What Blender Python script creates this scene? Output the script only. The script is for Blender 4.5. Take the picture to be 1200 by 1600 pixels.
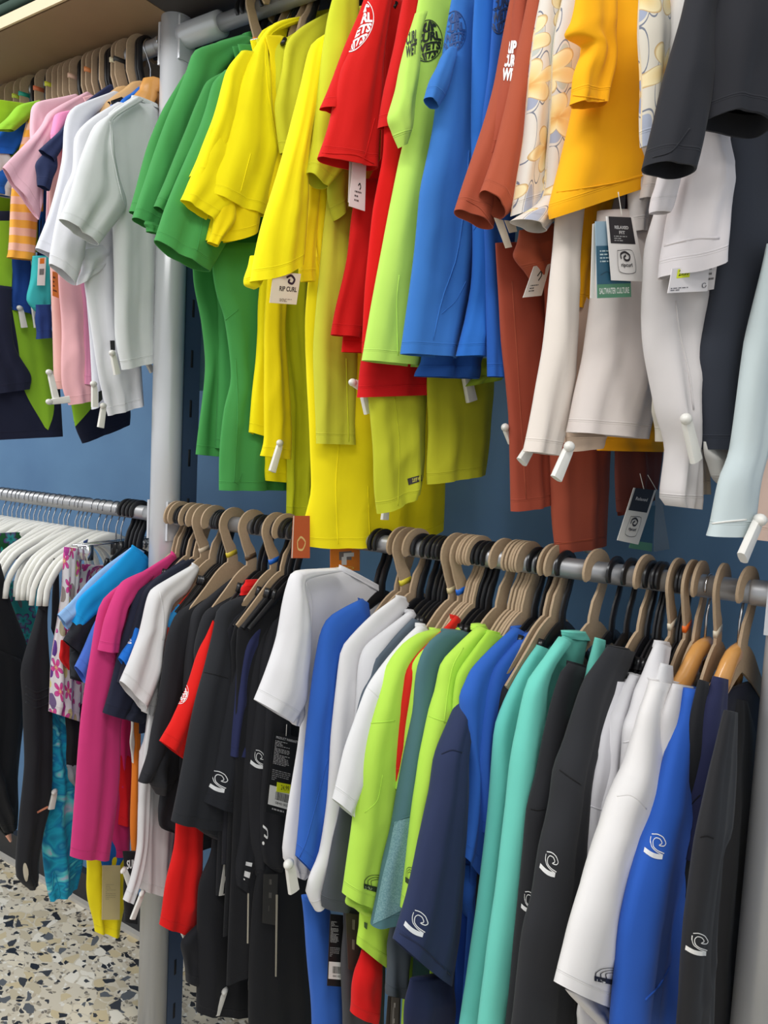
import bpy, bmesh, math, random
import numpy as np
from mathutils import Vector, Matrix
from mathutils.bvhtree import BVHTree
from mathutils import noise as mnoise
for o in list(bpy.data.objects): bpy.data.objects.remove(o, do_unlink=True)
SC = bpy.context.scene
COL = SC.collection
PI = math.pi

# ------------------------------------------------------------------ camera
CAMH = 1.505
F = 1187.0
XR = np.array([[0.83676199, 0.08654588, -0.54068399],
               [0.54536287, -0.04321887, 0.8370851],
               [0.04907852, -0.99530997, -0.08336282]])
cam_d = bpy.data.cameras.new('camera'); cam = bpy.data.objects.new('camera', cam_d); COL.objects.link(cam)
cam_d.sensor_fit = 'VERTICAL'; cam_d.sensor_height = 36.0; cam_d.lens = 36.0 * F / 1600.0
cam_d.clip_start = 0.02; cam_d.clip_end = 60
M4 = Matrix.Identity(4)
for r in range(3):
    M4[r][0] = XR[r, 0]; M4[r][1] = -XR[r, 1]; M4[r][2] = -XR[r, 2]
M4[2][3] = CAMH
cam.matrix_world = M4
SC.camera = cam

# ------------------------------------------------------------------ world, lights, exposure
SC.view_settings.view_transform = 'Standard'; SC.view_settings.look = 'None'
SC.view_settings.gamma = 1.0; SC.view_settings.use_curve_mapping = False
SC.view_settings.exposure = 0.1
w = bpy.data.worlds.new('shop_ambient'); SC.world = w; w.use_nodes = True
w.node_tree.nodes['Background'].inputs[0].default_value = (0.93, 0.96, 1.0, 1)
w.node_tree.nodes['Background'].inputs[1].default_value = 0.72
def area(name, loc, target, sx, sy, power, color=(1, 1, 1)):
    l = bpy.data.lights.new(name, 'AREA'); l.shape = 'RECTANGLE'; l.size = sx; l.size_y = sy
    l.energy = power; l.color = color
    o = bpy.data.objects.new(name, l); COL.objects.link(o); o.location = loc
    o.rotation_euler = (Vector(target) - Vector(loc)).to_track_quat('-Z', 'Y').to_euler()
    return o
area('ceiling_light_aisle', (-0.3, -0.5, 3.25), (-0.6, 0.1, 0), 2.4, 0.6, 42, (1, 0.985, 0.96))
area('ceiling_light_left', (-2.6, -0.2, 3.25), (-2.3, 0.5, 0), 1.6, 0.6, 50, (0.97, 0.985, 1))
area('ceiling_light_right', (1.6, -0.9, 3.25), (0.6, 0.6, 0.6), 1.4, 0.6, 14, (1, 0.985, 0.96))

# ------------------------------------------------------------------ scene constants
YR = 1.2; YW = 1.49
ZU = CAMH + 0.730 * YR; ZL = CAMH - 0.150 * YR
def ray(x, y):
    v = XR @ np.array([x - 600.0, y - 800.0, F]); return v
def ratio(x, y):
    v = ray(x, y); return v[0] / v[1]
def rail_y(rack, x): return (162 - 0.36 * x) if rack == 'U' else (772 + 0.133 * x)
def rail_x(rack, x): return ratio(x, rail_y(rack, x)) * YR
def lerp_tab(x, xs, ys): return float(np.interp(x, xs, ys))
def psi_of(rack, x):
    return lerp_tab(x, [0, 300, 600, 1200], [0, 8, 18, 28]) if rack == 'U' else lerp_tab(x, [0, 600, 1200], [0, 0, 18])
class Plane:
    """upright plane in which a garment hangs: point p, yaw psi (deg)"""
    def __init__(s, px, py, psi):
        a = math.radians(psi); s.psi = psi
        s.p = np.array([px, py, 0.0]); s.e = np.array([math.sin(a), math.cos(a), 0.0]); s.n = np.array([math.cos(a), -math.sin(a), 0.0])
        d = (YR - py) / s.e[1]; s.o = s.p + s.e * d           # where it crosses the rail
    def off(s, d):
        q = Plane(s.p[0] + s.n[0] * d, s.p[1] + s.n[1] * d, s.psi); return q
    def hit(s, x, y):
        v = ray(x, y); c = np.array([0, 0, CAMH]); k = ((s.p - c) @ s.n) / (v @ s.n)
        return c + v * k
    def sz(s, ss, z):                                          # in-plane coordinates from the rail
        q = s.o + s.e * ss; return np.array([q[0], q[1], z])
WARN = []

# ------------------------------------------------------------------ materials
def s2l(c):
    c = c / 255.0
    return c / 12.92 if c <= 0.04045 else ((c + 0.055) / 1.055) ** 2.4
def lin(rgb): return (s2l(rgb[0]), s2l(rgb[1]), s2l(rgb[2]), 1.0)
MATS = {}
def N(nt, t, **k):
    n = nt.nodes.new(t)
    for a, b in k.items(): setattr(n, a, b)
    return n
def plain(name, rgb, rough=0.5, metal=0.0, spec=0.5, coat=0.0, alpha=1.0, noise=0.0, scale=60):
    if name in MATS: return MATS[name]
    m = bpy.data.materials.new(name); m.use_nodes = True; nt = m.node_tree; b = nt.nodes['Principled BSDF']
    b.inputs['Base Color'].default_value = lin(rgb); b.inputs['Roughness'].default_value = rough
    b.inputs['Metallic'].default_value = metal; b.inputs['Specular IOR Level'].default_value = spec
    b.inputs['Coat Weight'].default_value = coat; b.inputs['Alpha'].default_value = alpha
    if noise:
        tc = N(nt, 'ShaderNodeTexCoord'); ns = N(nt, 'ShaderNodeTexNoise'); ns.inputs['Scale'].default_value = scale
        ns.inputs['Detail'].default_value = 4
        mx = N(nt, 'ShaderNodeMix', data_type='RGBA'); 
        c = lin(rgb); mx.inputs[6].default_value = tuple(v * (1 - noise) for v in c[:3]) + (1,)
        mx.inputs[7].default_value = tuple(min(1, v * (1 + noise)) for v in c[:3]) + (1,)
        nt.links.new(tc.outputs['Object'], ns.inputs['Vector']); nt.links.new(ns.outputs[0], mx.inputs[0]); nt.links.new(mx.outputs[2], b.inputs['Base Color'])
    MATS[name] = m; return m
def fabric(rgb, kind='plain', rgb2=None):
    """stretch jersey: tiny knit relief, stitched hem line 2 cm above each hem (uv = metres round, metres up from hem)"""
    if min(rgb) > 205: rgb = tuple(int(v * 0.955) for v in rgb)
    key = ('fab', tuple(rgb), kind, rgb2)
    if key in MATS: return MATS[key]
    m = bpy.data.materials.new('jersey_%s_%02x%02x%02x' % (kind, *rgb)); m.use_nodes = True; nt = m.node_tree; L = nt.links.new
    b = nt.nodes['Principled BSDF']
    b.inputs['Roughness'].default_value = 0.82; b.inputs['Specular IOR Level'].default_value = 0.25
    b.inputs['Sheen Weight'].default_value = 0.06; b.inputs['Sheen Roughness'].default_value = 0.5
    uv = N(nt, 'ShaderNodeUVMap'); uv.uv_map = 'uv'
    sp = N(nt, 'ShaderNodeSeparateXYZ'); L(uv.outputs[0], sp.inputs[0])
    tc = N(nt, 'ShaderNodeTexCoord')
    ns = N(nt, 'ShaderNodeTexNoise'); ns.inputs['Scale'].default_value = 22; ns.inputs['Detail'].default_value = 3; L(tc.outputs['Object'], ns.inputs['Vector'])
    kn = N(nt, 'ShaderNodeTexNoise'); kn.inputs['Scale'].default_value = 1400; kn.inputs['Detail'].default_value = 1; L(tc.outputs['Object'], kn.inputs['Vector'])
    def mth(op, a, c, clamp=False):
        n = N(nt, 'ShaderNodeMath', operation=op, use_clamp=clamp)
        for i, v in enumerate((a, c)):
            if v is None: continue
            if isinstance(v, (int, float)): n.inputs[i].default_value = v
            else: L(v, n.inputs[i])
        return n.outputs[0]
    # stitched groove
    d = mth('ABSOLUTE', mth('SUBTRACT', sp.outputs[1], 0.019), None)
    g = mth('SUBTRACT', 1.0, mth('DIVIDE', d, 0.0016), True)
    d2 = mth('ABSOLUTE', mth('SUBTRACT', sp.outputs[1], 0.0165), None)
    g2 = mth('MULTIPLY', mth('SUBTRACT', 1.0, mth('DIVIDE', d2, 0.0012), True), 0.5)
    hgt = mth('SUBTRACT', mth('MULTIPLY', kn.outputs[0], 0.05), mth('ADD', g, g2))
    bp = N(nt, 'ShaderNodeBump'); bp.inputs['Strength'].default_value = 0.55; bp.inputs['Distance'].default_value = 0.0014
    L(hgt, bp.inputs['Height']); L(bp.outputs[0], b.inputs['Normal'])
    c = lin(rgb)
    def mixc(fac, a, bb):
        n = N(nt, 'ShaderNodeMix', data_type='RGBA')
        if isinstance(fac, float): n.inputs[0].default_value = fac
        else: L(fac, n.inputs[0])
        for i, v in ((6, a), (7, bb)):
            if isinstance(v, tuple): n.inputs[i].default_value = v
            else: L(v, n.inputs[i])
        return n.outputs[2]
    def ramp(src, stops):
        r = N(nt, 'ShaderNodeValToRGB'); e = r.color_ramp.elements
        while len(e) > 1: e.remove(e[-1])
        e[0].position = stops[0][0]; e[0].color = stops[0][1]
        for p, cc in stops[1:]:
            q = e.new(p); q.color = cc
        L(src, r.inputs[0]); return r
    if kind == 'plain':
        col = mixc(ns.outputs[0], tuple(v * 0.95 for v in c[:3]) + (1,), tuple(min(1, v * 1.04) for v in c[:3]) + (1,))
    elif kind == 'heather':
        h = N(nt, 'ShaderNodeTexNoise'); h.inputs['Scale'].default_value = 500; h.inputs['Detail'].default_value = 2; L(tc.outputs['Object'], h.inputs['Vector'])
        col = ramp(h.outputs[0], [(0.35, c), (0.7, lin(rgb2))]).outputs[0]
    elif kind == 'stripe':
        s_ = mth('GREATER_THAN', mth('FRACT', mth('MULTIPLY', sp.outputs[1], 28.0), None), 0.5)
        col = mixc(s_, c, lin(rgb2))
    elif kind == 'aqua':
        nz = N(nt, 'ShaderNodeTexNoise'); nz.inputs['Scale'].default_value = 9; nz.inputs['Detail'].default_value = 2; nz.inputs['Distortion'].default_value = 2.2
        L(uv.outputs[0], nz.inputs['Vector'])
        col = ramp(nz.outputs[0], [(0.28, lin((20, 90, 140))), (0.42, lin((30, 165, 200))), (0.5, lin((20, 120, 175))), (0.58, lin((90, 205, 215))), (0.66, lin((190, 185, 215))), (0.75, lin((60, 180, 200)))]).outputs[0]
    elif kind in ('hibiscus', 'tropic', 'tealleaf'):
        base, pal, sc, dk = {
            'hibiscus': (c, [(238, 206, 140), (240, 224, 180), (222, 160, 84)], 13.0, (196, 160, 104)),
            'tropic': (c, [(200, 50, 130), (214, 90, 160), (226, 216, 120)], 20.0, (70, 50, 120)),
            'tealleaf': (c, [(40, 150, 150), (90, 40, 110), (20, 90, 80)], 20.0, (10, 60, 60))}[kind]
        # flowers: voronoi cell centres with five petals
        if kind == 'tropic':
            vm = N(nt, 'ShaderNodeMapping'); vm.inputs['Rotation'].default_value = (0, 0, -0.6); vm.inputs['Scale'].default_value = (sc * 2.3, sc * 0.75, 1)
        else:
            vm = N(nt, 'ShaderNodeVectorMath', operation='SCALE'); vm.inputs[3].default_value = sc
        L(uv.outputs[0], vm.inputs[0])
        vo = N(nt, 'ShaderNodeTexVoronoi'); vo.voronoi_dimensions = '2D'; vo.inputs['Scale'].default_value = 1; vo.inputs['Randomness'].default_value = 0.7; L(vm.outputs[0], vo.inputs['Vector'])
        df = N(nt, 'ShaderNodeVectorMath', operation='SUBTRACT'); L(vm.outputs[0], df.inputs[0]); L(vo.outputs['Position'], df.inputs[1])
        s2 = N(nt, 'ShaderNodeSeparateXYZ'); L(df.outputs[0], s2.inputs[0])
        an = mth('ARCTAN2', s2.outputs[1], s2.outputs[0])
        so = N(nt, 'ShaderNodeSeparateColor'); L(vo.outputs['Color'], so.inputs[0])
        pet = mth('ABSOLUTE', mth('COSINE', mth('ADD', mth('MULTIPLY', an, 2.5), mth('MULTIPLY', so.outputs[0], 6.0)), None), None)
        rad = mth('ADD', mth('MULTIPLY', pet, 0.3 if kind == 'tropic' else 0.26), 0.08 if kind == 'tropic' else 0.2)
        ins = mth('GREATER_THAN', rad, vo.outputs['Distance'])
        fl = ramp(mth('DIVIDE', vo.outputs['Distance'], rad), [(0.0, lin(pal[2])), (0.35, lin(pal[0])), (0.9, lin(pal[1])), (0.985, lin(dk))]).outputs[0]
        # leaves: stretched waves
        mp = N(nt, 'ShaderNodeMapping'); mp.inputs['Rotation'].default_value = (0, 0, 0.7); mp.inputs['Scale'].default_value = (sc * 3.2, sc * 0.8, 1); L(uv.outputs[0], mp.inputs['Vector'])
        v2 = N(nt, 'ShaderNodeTexVoronoi'); v2.voronoi_dimensions = '2D'; v2.inputs['Scale'].default_value = 1; L(mp.outputs[0], v2.inputs['Vector'])
        leafc = {'hibiscus': [(176, 186, 172), (198, 200, 196), (150, 160, 190)], 'tropic': [(205, 60, 140), (90, 60, 140), (225, 220, 130)], 'tealleaf': [(60, 190, 180), (20, 110, 70), (120, 60, 120)]}[kind]
        sc2 = N(nt, 'ShaderNodeSeparateColor'); L(v2.outputs['Color'], sc2.inputs[0])
        lc = ramp(sc2.outputs[1], [(0.0, lin(leafc[0])), (0.45, lin(leafc[1])), (0.75, lin(leafc[2]))]).outputs[0]
        lm = mth('MULTIPLY', mth('LESS_THAN', v2.outputs['Distance'], 0.32), mth('GREATER_THAN', sc2.outputs[0], 0.42))
        col = mixc(ins, mixc(lm, c, lc), fl)
        if kind == 'hibiscus':
            ln = mth('LESS_THAN', mth('ABSOLUTE', mth('SUBTRACT', v2.outputs['Distance'], 0.37), None), 0.012)
            col = mixc(mth('MULTIPLY', ln, mth('SUBTRACT', 1.0, ins)), col, lin((120, 125, 140)))
    L(col, b.inputs['Base Color'])
    MATS[key] = m; return m

# ------------------------------------------------------------------ mesh helpers
def mesh_obj(name, verts, faces, mat, parent=None, origin=(0, 0, 0), smooth=True, uvs=None):
    me = bpy.data.meshes.new(name)
    o3 = np.array(origin)
    me.from_pydata([tuple(np.array(v) - o3) for v in verts], [], faces)
    if smooth: me.polygons.foreach_set('use_smooth', [True] * len(me.polygons))
    if uvs is not None:
        lay = me.uv_layers.new(name='uv')
        idx = np.empty(len(me.loops), dtype=np.int32); me.loops.foreach_get('vertex_index', idx)
        lay.data.foreach_set('uv', np.array(uvs, dtype=np.float32)[idx].ravel())
    if mat: me.materials.append(mat)
    me.update()
    o = bpy.data.objects.new(name, me); COL.objects.link(o)
    if parent is not None: o.parent = parent
    else: o.location = origin
    return o
def empty(name, loc, label=None, cat=None, group=None):
    o = bpy.data.objects.new(name, None); COL.objects.link(o); o.location = tuple(loc); o.empty_display_size = 0.03
    if label: o['label'] = label
    if cat: o['category'] = cat
    if group: o['group'] = group
    return o
def struct(o): o['kind'] = 'structure'; return o
class MB:
    def __init__(s): s.v = []; s.f = []
    def box(s, c, h, ax=None):
        ax = ax if ax is not None else np.eye(3); b = len(s.v); c = np.array(c, float)
        for i in (-1, 1):
            for j in (-1, 1):
                for k in (-1, 1): s.v.append(c + ax[0] * h[0] * i + ax[1] * h[1] * j + ax[2] * h[2] * k)
        for q in ((0, 1, 3, 2), (4, 6, 7, 5), (0, 4, 5, 1), (2, 3, 7, 6), (0, 2, 6, 4), (1, 5, 7, 3)): s.f.append(tuple(b + i for i in q))
        return s
    def tube(s, pts, r, n=10, cap=True):
        pts = [np.array(p, float) for p in pts]; b = len(s.v); m = len(pts)
        rr = r if hasattr(r, '__len__') else [r] * m
        up = None
        for i, p in enumerate(pts):
            t = pts[min(i + 1, m - 1)] - pts[max(i - 1, 0)]; t = t / (np.linalg.norm(t) + 1e-12)
            if up is None:
                up = np.array([0, 0, 1.0]) if abs(t[2]) < 0.9 else np.array([1.0, 0, 0])
            a = np.cross(t, up); a /= np.linalg.norm(a) + 1e-12; up = np.cross(a, t)
            for k in range(n):
                w_ = 2 * PI * k / n; s.v.append(p + (a * math.cos(w_) + up * math.sin(w_)) * rr[i])
        for i in range(m - 1):
            for k in range(n):
                s.f.append((b + i * n + k, b + i * n + (k + 1) % n, b + (i + 1) * n + (k + 1) % n, b + (i + 1) * n + k))
        if cap: s.f.append(tuple(b + k for k in range(n))[::-1]); s.f.append(tuple(b + (m - 1) * n + k for k in range(n)))
        return s
    def ribbon(s, pts, widths, T, e, nrm, n=4):
        """bar of rectangular / rounded section running along pts (2-D, in-plane), thickness T"""
        b = len(s.v); m = len(pts); pts = [np.array(p, float) for p in pts]
        for i in range(m):
            t = pts[min(i + 1, m - 1)] - pts[max(i - 1, 0)]; t = t / (np.linalg.norm(t) + 1e-12); a = np.array([-t[1], t[0]])
            for k in range(n):
                if n == 4: ca, sa = ((1, 1), (-1, 1), (-1, -1), (1, -1))[k]
                else:
                    w_ = 2 * PI * (k + 0.5) / n; ca, sa = math.cos(w_), math.sin(w_); q = (abs(ca) ** 3 + abs(sa) ** 3) ** (1 / 3); ca /= q; sa /= q
                P = pts[i] + a * widths[i] / 2 * ca
                s.v.append(e * P[0] + np.array([0, 0, 1.0]) * P[1] + nrm * (sa * T / 2))
        for i in range(m - 1):
            for k in range(n):
                s.f.append((b + i * n + k, b + i * n + (k + 1) % n, b + (i + 1) * n + (k + 1) % n, b + (i + 1) * n + k))
        s.f.append(tuple(b + k for k in range(n))[::-1]); s.f.append(tuple(b + (m - 1) * n + k for k in range(n)))
        return s
    def obj(s, name, mat, parent=None, origin=(0, 0, 0), smooth=True): return mesh_obj(name, s.v, s.f, mat, parent, origin, smooth)
def edge_split(o, a=35):
    me = o.data
    bm = bmesh.new(); bm.from_mesh(me)
    bmesh.ops.recalc_face_normals(bm, faces=bm.faces)
    for e in bm.edges:
        if len(e.link_faces) == 2 and e.calc_face_angle(0) > math.radians(a): e.smooth = False
    bm.to_mesh(me); bm.free(); return o
def pp(s): return [tuple(float(q) for q in p.split(',')) for p in s.split()]
def smooth_line(P, n):
    """Catmull-Rom through P, resampled to n points evenly by arc length"""
    P = [np.array(p, float) for p in P]
    if len(P) == 2:
        return [P[0] + (P[1] - P[0]) * i / (n - 1) for i in range(n)]
    Q = [P[0] * 2 - P[1]] + P + [P[-1] * 2 - P[-2]]; out = []
    for i in range(1, len(Q) - 2):
        for k in range(12):
            t = k / 12.0; a, b, c, d = Q[i - 1:i + 3]
            cr = 0.5 * (2 * b + (c - a) * t + (2 * a - 5 * b + 4 * c - d) * t * t + (3 * b - a - 3 * c + d) * t ** 3)
            ln = b + (c - b) * t
            out.append(cr * 0.75 + ln * 0.25)
    out.append(P[-1]); A = np.array(out)
    d = np.concatenate([[0], np.cumsum(np.linalg.norm(np.diff(A, axis=0), axis=1))])
    t = np.linspace(0, d[-1], n)
    return [np.array([np.interp(q, d, A[:, k]) for k in range(A.shape[1])]) for q in t]

# ------------------------------------------------------------------ cloth tube between two outlines
def loft(name, Lp, Rp, pl, mat, parent, origin, t=0.018, nv=34, nu=36, fold=1.0, seed=0, k=None, back=0.8, top_t=0.45, hem=True, pix=True, sag=0.0, pinch=1.0):
    rnd = random.Random(seed * 7 + len(name))
    Ls = smooth_line(Lp, nv); Rs = smooth_line(Rp, nv)
    if pix:
        A = [pl.hit(*p) for p in Ls]; B = [pl.hit(*p) for p in Rs]
    else: A = Ls; B = Rs
    for q in B:
        if q[1] > YW - 0.035:
            WARN.append((name, round(float(q[1]), 2))); 
            q[:2] = q[:2] - pl.e[:2] * (q[1] - (YW - 0.035)) / pl.e[1]
    n = pl.n; V = []; UV = []
    L1 = [0.0]
    for i in range(1, nv): L1.append(L1[-1] + np.linalg.norm((A[i] + B[i]) / 2 - (A[i - 1] + B[i - 1]) / 2))
    tot = L1[-1]
    wmax = max(np.linalg.norm(b - a) for a, b in zip(A, B))
    kk = k if k else max(1.0, wmax / 0.075)
    ph = [rnd.random() * 6.28 for _ in range(6)]; dr = [rnd.uniform(-0.35, 0.35) for _ in range(3)]
    amp0 = fold * min(0.011, 0.004 + 0.05 * wmax * 0.12)
    def ringpt(i, th, sc=1.0, up=0.0, tin=1.0):
        v = i / (nv - 1); a, b = A[i], B[i]; c = (a + b) / 2; h = (b - a) / 2; hl = np.linalg.norm(h)
        tt = min(t * (top_t + (1 - top_t) * min(1, v * 3.0)), max(hl * 0.9, 0.004)) * tin
        x = math.cos(th); y = math.sin(th)
        sy = math.copysign(max(0.0, 1 - abs(x) ** 3.2) ** 0.5, y) * tt * (1.0 if y > 0 else back)
        env = (1 - x * x) ** 0.6 * (0.25 + 0.75 * min(1, v * 1.4)) * min(1, hl / 0.03)
        am = amp0 * env * (1 + 0.3 * v)
        fo = am * (0.6 * math.sin(PI * kk * x + dr[0] * 6 * v + ph[0]) + 0.35 * math.sin(PI * kk * 1.9 * x + dr[1] * 8 * v + ph[1])
                   + 0.3 * math.sin(4.5 * v + 2.6 * x + ph[2]) * min(1, v * 2) + 0.18 * math.sin(13 * v + 5 * x * dr[2] + ph[3]))
        q = c * 7.0 + h * x * 7.0 + np.array([seed * 3.1, 0, 0])
        q[2] *= 0.42                                                     # creases run mostly down the cloth
        nz = mnoise.noise(Vector(q * 1.6)) ; n2 = 1 - abs(mnoise.noise(Vector(q * 3.1 + 5))) * 2.2
        cr = am * (1.25 * nz + 0.65 * max(0, n2) ** 2)
        if y <= 0: cr *= 0.5
        P = c + h * x * sc + n * (sy + cr + (fo if y > 0 else fo * 0.6))
        # gentle side waviness so edges are not ruled lines
        P = P + pl.e * (0.0016 * fold * math.sin(9 * v + ph[4]) * (1 if x > 0 else -1) * abs(x))
        P = P + np.array([0, 0, up - sag * (1 - x * x) * max(0, v - 0.6) / 0.4])
        return P
    for i in range(nv):
        for j in range(nu):
            th = 2 * PI * j / nu
            V.append(ringpt(i, th)); UV.append((math.cos(th) * np.linalg.norm(B[i] - A[i]) / 2 + (0 if j <= nu / 2 else 0.4), tot - L1[i]))
    Fc = []
    for i in range(nv - 1):
        for j in range(nu):
            Fc.append((i * nu + j, (i + 1) * nu + j, (i + 1) * nu + (j + 1) % nu, i * nu + (j + 1) % nu))
    Fc.append(tuple(range(nu)))
    if hem:
        b0 = len(V); i2 = nv - 2
        while i2 > 1 and tot - L1[i2] < 0.022: i2 -= 1
        for r, (sc, up, tin) in enumerate(((1.0, 0.0, 1.0), (0.975, 0.0, 0.88), (0.975, 0.0, 0.88), (0.95, 1, 0.72))):
            for j in range(nu):
                V.append(ringpt(i2 if up else nv - 1, 2 * PI * j / nu, sc, 0.0, tin)); UV.append((0, 0.3))
        for j in range(nu):
            for b1 in (b0, b0 + 2 * nu): Fc.append((b1 + j, b1 + nu + j, b1 + nu + (j + 1) % nu, b1 + (j + 1) % nu))
    o = mesh_obj(name, V, Fc, mat, parent, origin, True, UV)
    o['_w'] = 1; del o['_w']
    return o, BVHTree.FromPolygons([tuple(v) for v in V], Fc)

# ------------------------------------------------------------------ prints laid on a surface
def quad_map(q):
    q = [np.array(p, float) for p in q]                      # tl tr br bl in picture units
    def f(u, v): return (q[0] * (1 - u) + q[1] * u) * (1 - v) + (q[3] * (1 - u) + q[2] * u) * v
    return f
def lay(name, V2, Fc, f, surf, mat, parent, origin, lift=0.0012):
    """V2 in the unit square (v down) -> laid on surf (a BVH or a Plane)"""
    P = []; ok = []
    c = Vector((0, 0, CAMH))
    for (u, v) in V2:
        x, y = f(u, v)
        if isinstance(surf, Plane):
            h = surf.hit(x, y) + surf.n * lift; P.append(h); ok.append(True); continue
        d = Vector(ray(x, y)).normalized()
        hit = surf.ray_cast(c, d)
        if hit[0] is None: P.append(np.zeros(3)); ok.append(False)
        else:
            nn = hit[1];
            if nn.dot(d) > 0: nn = -nn
            P.append(np.array(hit[0] + nn * lift)); ok.append(True)
    Fg = [f_ for f_ in Fc if all(ok[i] for i in f_) and max(np.linalg.norm(P[f_[0]] - P[i]) for i in f_) < 0.05]
    if not Fg: return None
    return mesh_obj(name, P, Fg, mat, parent, origin, False)
_tc = {}
def text2d(s, bold=0.0, width=None):
    """flat lettering as triangles, fitted to the unit square (v down)"""
    key = (s, bold)
    if key not in _tc:
        cu = bpy.data.curves.new('t', 'FONT'); cu.body = s; cu.offset = bold; cu.resolution_u = 3
        o = bpy.data.objects.new('t', cu); COL.objects.link(o)
        me = bpy.data.meshes.new_from_object(o)
        V = [(v.co.x, v.co.y) for v in me.vertices]; Fc = [tuple(p.vertices) for p in me.polygons]
        bpy.data.objects.remove(o); bpy.data.curves.remove(cu); bpy.data.meshes.remove(me)
        xs = [v[0] for v in V]; ys = [v[1] for v in V]
        x0, x1, y0, y1 = min(xs), max(xs), min(ys), max(ys)
        _tc[key] = ([((x - x0) / (x1 - x0), 1 - (y - y0) / (y1 - y0)) for x, y in V], Fc)
    return _tc[key]
class Art:
    def __init__(s): s.v = []; s.f = []
    def poly_grid(s, f, nu=6, nv=6):
        b = len(s.v)
        for j in range(nv + 1):
            for i in range(nu + 1): s.v.append(tuple(f(i / nu, j / nv)))
        for j in range(nv):
            for i in range(nu): q = b + j * (nu + 1) + i; s.f.append((q, q + 1, q + nu + 2, q + nu + 1))
        return s
    def rect(s, x0, y0, x1, y1, nu=6, nv=6): return s.poly_grid(lambda u, v: (x0 + (x1 - x0) * u, y0 + (y1 - y0) * v), nu, nv)
    def stroke(s, pts, wd, closed=False, n=None):
        P = smooth_line(pts + ([pts[0]] if closed else []), n or max(8, len(pts) * 5)); b = len(s.v); m = len(P)
        for i, p in enumerate(P):
            t = P[min(i + 1, m - 1)] - P[max(i - 1, 0)]; t = t / (np.linalg.norm(t) + 1e-9); a = np.array([-t[1], t[0]])
            w_ = wd(i / (m - 1)) if callable(wd) else wd
            s.v.append(tuple(p + a * w_ / 2)); s.v.append(tuple(p - a * w_ / 2))
        for i in range(m - 1): s.f.append((b + 2 * i, b + 2 * i + 1, b + 2 * i + 3, b + 2 * i + 2))
        return s
    def disc(s, cx, cy, rx, ry, n=24, rings=3):
        def f(u, v): a = 2 * PI * u; return (cx + rx * v * math.cos(a), cy + ry * v * math.sin(a))
        return s.poly_grid(f, n, rings)
    def text(s, st, x0, y0, x1, y1, bold=0.0, warp=None):
        V, Fc = text2d(st, bold); b = len(s.v)
        for u, v in V:
            p = (x0 + (x1 - x0) * u, y0 + (y1 - y0) * v)
            s.v.append(warp(u, v) if warp else p)
        s.f += [tuple(b + i for i in f) for f in Fc]; return s
INKS = {}
def ink(rgb, rough=0.55): return plain('ink_%02x%02x%02x' % tuple(rgb), rgb, rough)
def art_round():
    """round surf badge: ring with four rows of bulging letters"""
    a = Art(); n = 40
    a.stroke([(0.5 + 0.49 * math.cos(2 * PI * i / 24), 0.5 + 0.49 * math.sin(2 * PI * i / 24)) for i in range(24)], 0.022, True, 60)
    rows = [('RIP', 0.04, 0.29), ('CURL', 0.30, 0.52), ('WETS', 0.54, 0.74), ('UITS', 0.76, 0.95)]
    for st, y0, y1 in rows:
        def wp(u, v, y0=y0, y1=y1):
            y = y0 + (y1 - y0) * v + 0.03 * math.sin(u * 6.28)
            h = math.sqrt(max(0.004, 0.46 ** 2 - (y - 0.5) ** 2)); return (0.5 + (2 * u - 1) * h, y)
        a.text(st, 0, 0, 1, 1, 0.05, wp)
    return a
def art_wave(strip=True):
    """curling wave line over a solid strip"""
    a = Art()
    a.stroke([(0.22, 0.03), (0.50, 0.02), (0.80, 0.12), (0.99, 0.34), (0.90, 0.46), (0.66, 0.45), (0.80, 0.36), (0.66, 0.20), (0.44, 0.17), (0.34, 0.30), (0.40, 0.52), (0.62, 0.66), (0.98, 0.74)], 0.04, n=60)
    a.stroke([(0.20, 0.13), (0.22, 0.34), (0.34, 0.56), (0.60, 0.72), (0.90, 0.80)], 0.035, n=30)
    if strip: a.poly_grid(lambda u, v: (0.0 + 0.93 * u, 0.60 + 0.16 * u + 0.10 * math.sin(u * 3.0) + 0.20 * v), 12, 3)
    return a
def art_oval():
    """nested swooshes rising from a dark strip"""
    a = Art()
    a.poly_grid(lambda u, v: (u, 0.58 + 0.14 * u + 0.28 * v), 10, 3)
    for r in (0.0, 0.16, 0.32):
        a.stroke([(0.04 + r * 1.2, 0.62 + 0.1 * r), (0.05 + r * 1.1, 0.40), (0.25 + r, 0.16 + r * 0.5), (0.55 + r * 0.7, 0.06 + r * 0.7), (1.0, 0.05 + r)], 0.03, n=30)
    return a
def art_lines(rows, x0=0.08, x1=0.92, th=0.4, seed=1):
    a = Art(); r = random.Random(seed)
    for (y0, y1, n) in rows:
        for i in range(n):
            y = y0 + (y1 - y0) * i / n; h = (y1 - y0) / n * th; x = x0
            while x < x1 - 0.04:
                w_ = min(r.uniform(0.03, 0.12), x1 - x); a.rect(x, y, x + w_, y + h, 1, 1); x += w_ + 0.025
                if r.random() < 0.06: break
    return a
def art_barcode(x0, y0, x1, y1, seed=2):
    a = Art(); r = random.Random(seed); x = x0
    while x < x1:
        w_ = r.choice((0.008, 0.014, 0.02)); a.rect(x, y0, x + w_, y1, 1, 1); x += w_ + r.choice((0.008, 0.014))
    return a

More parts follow.
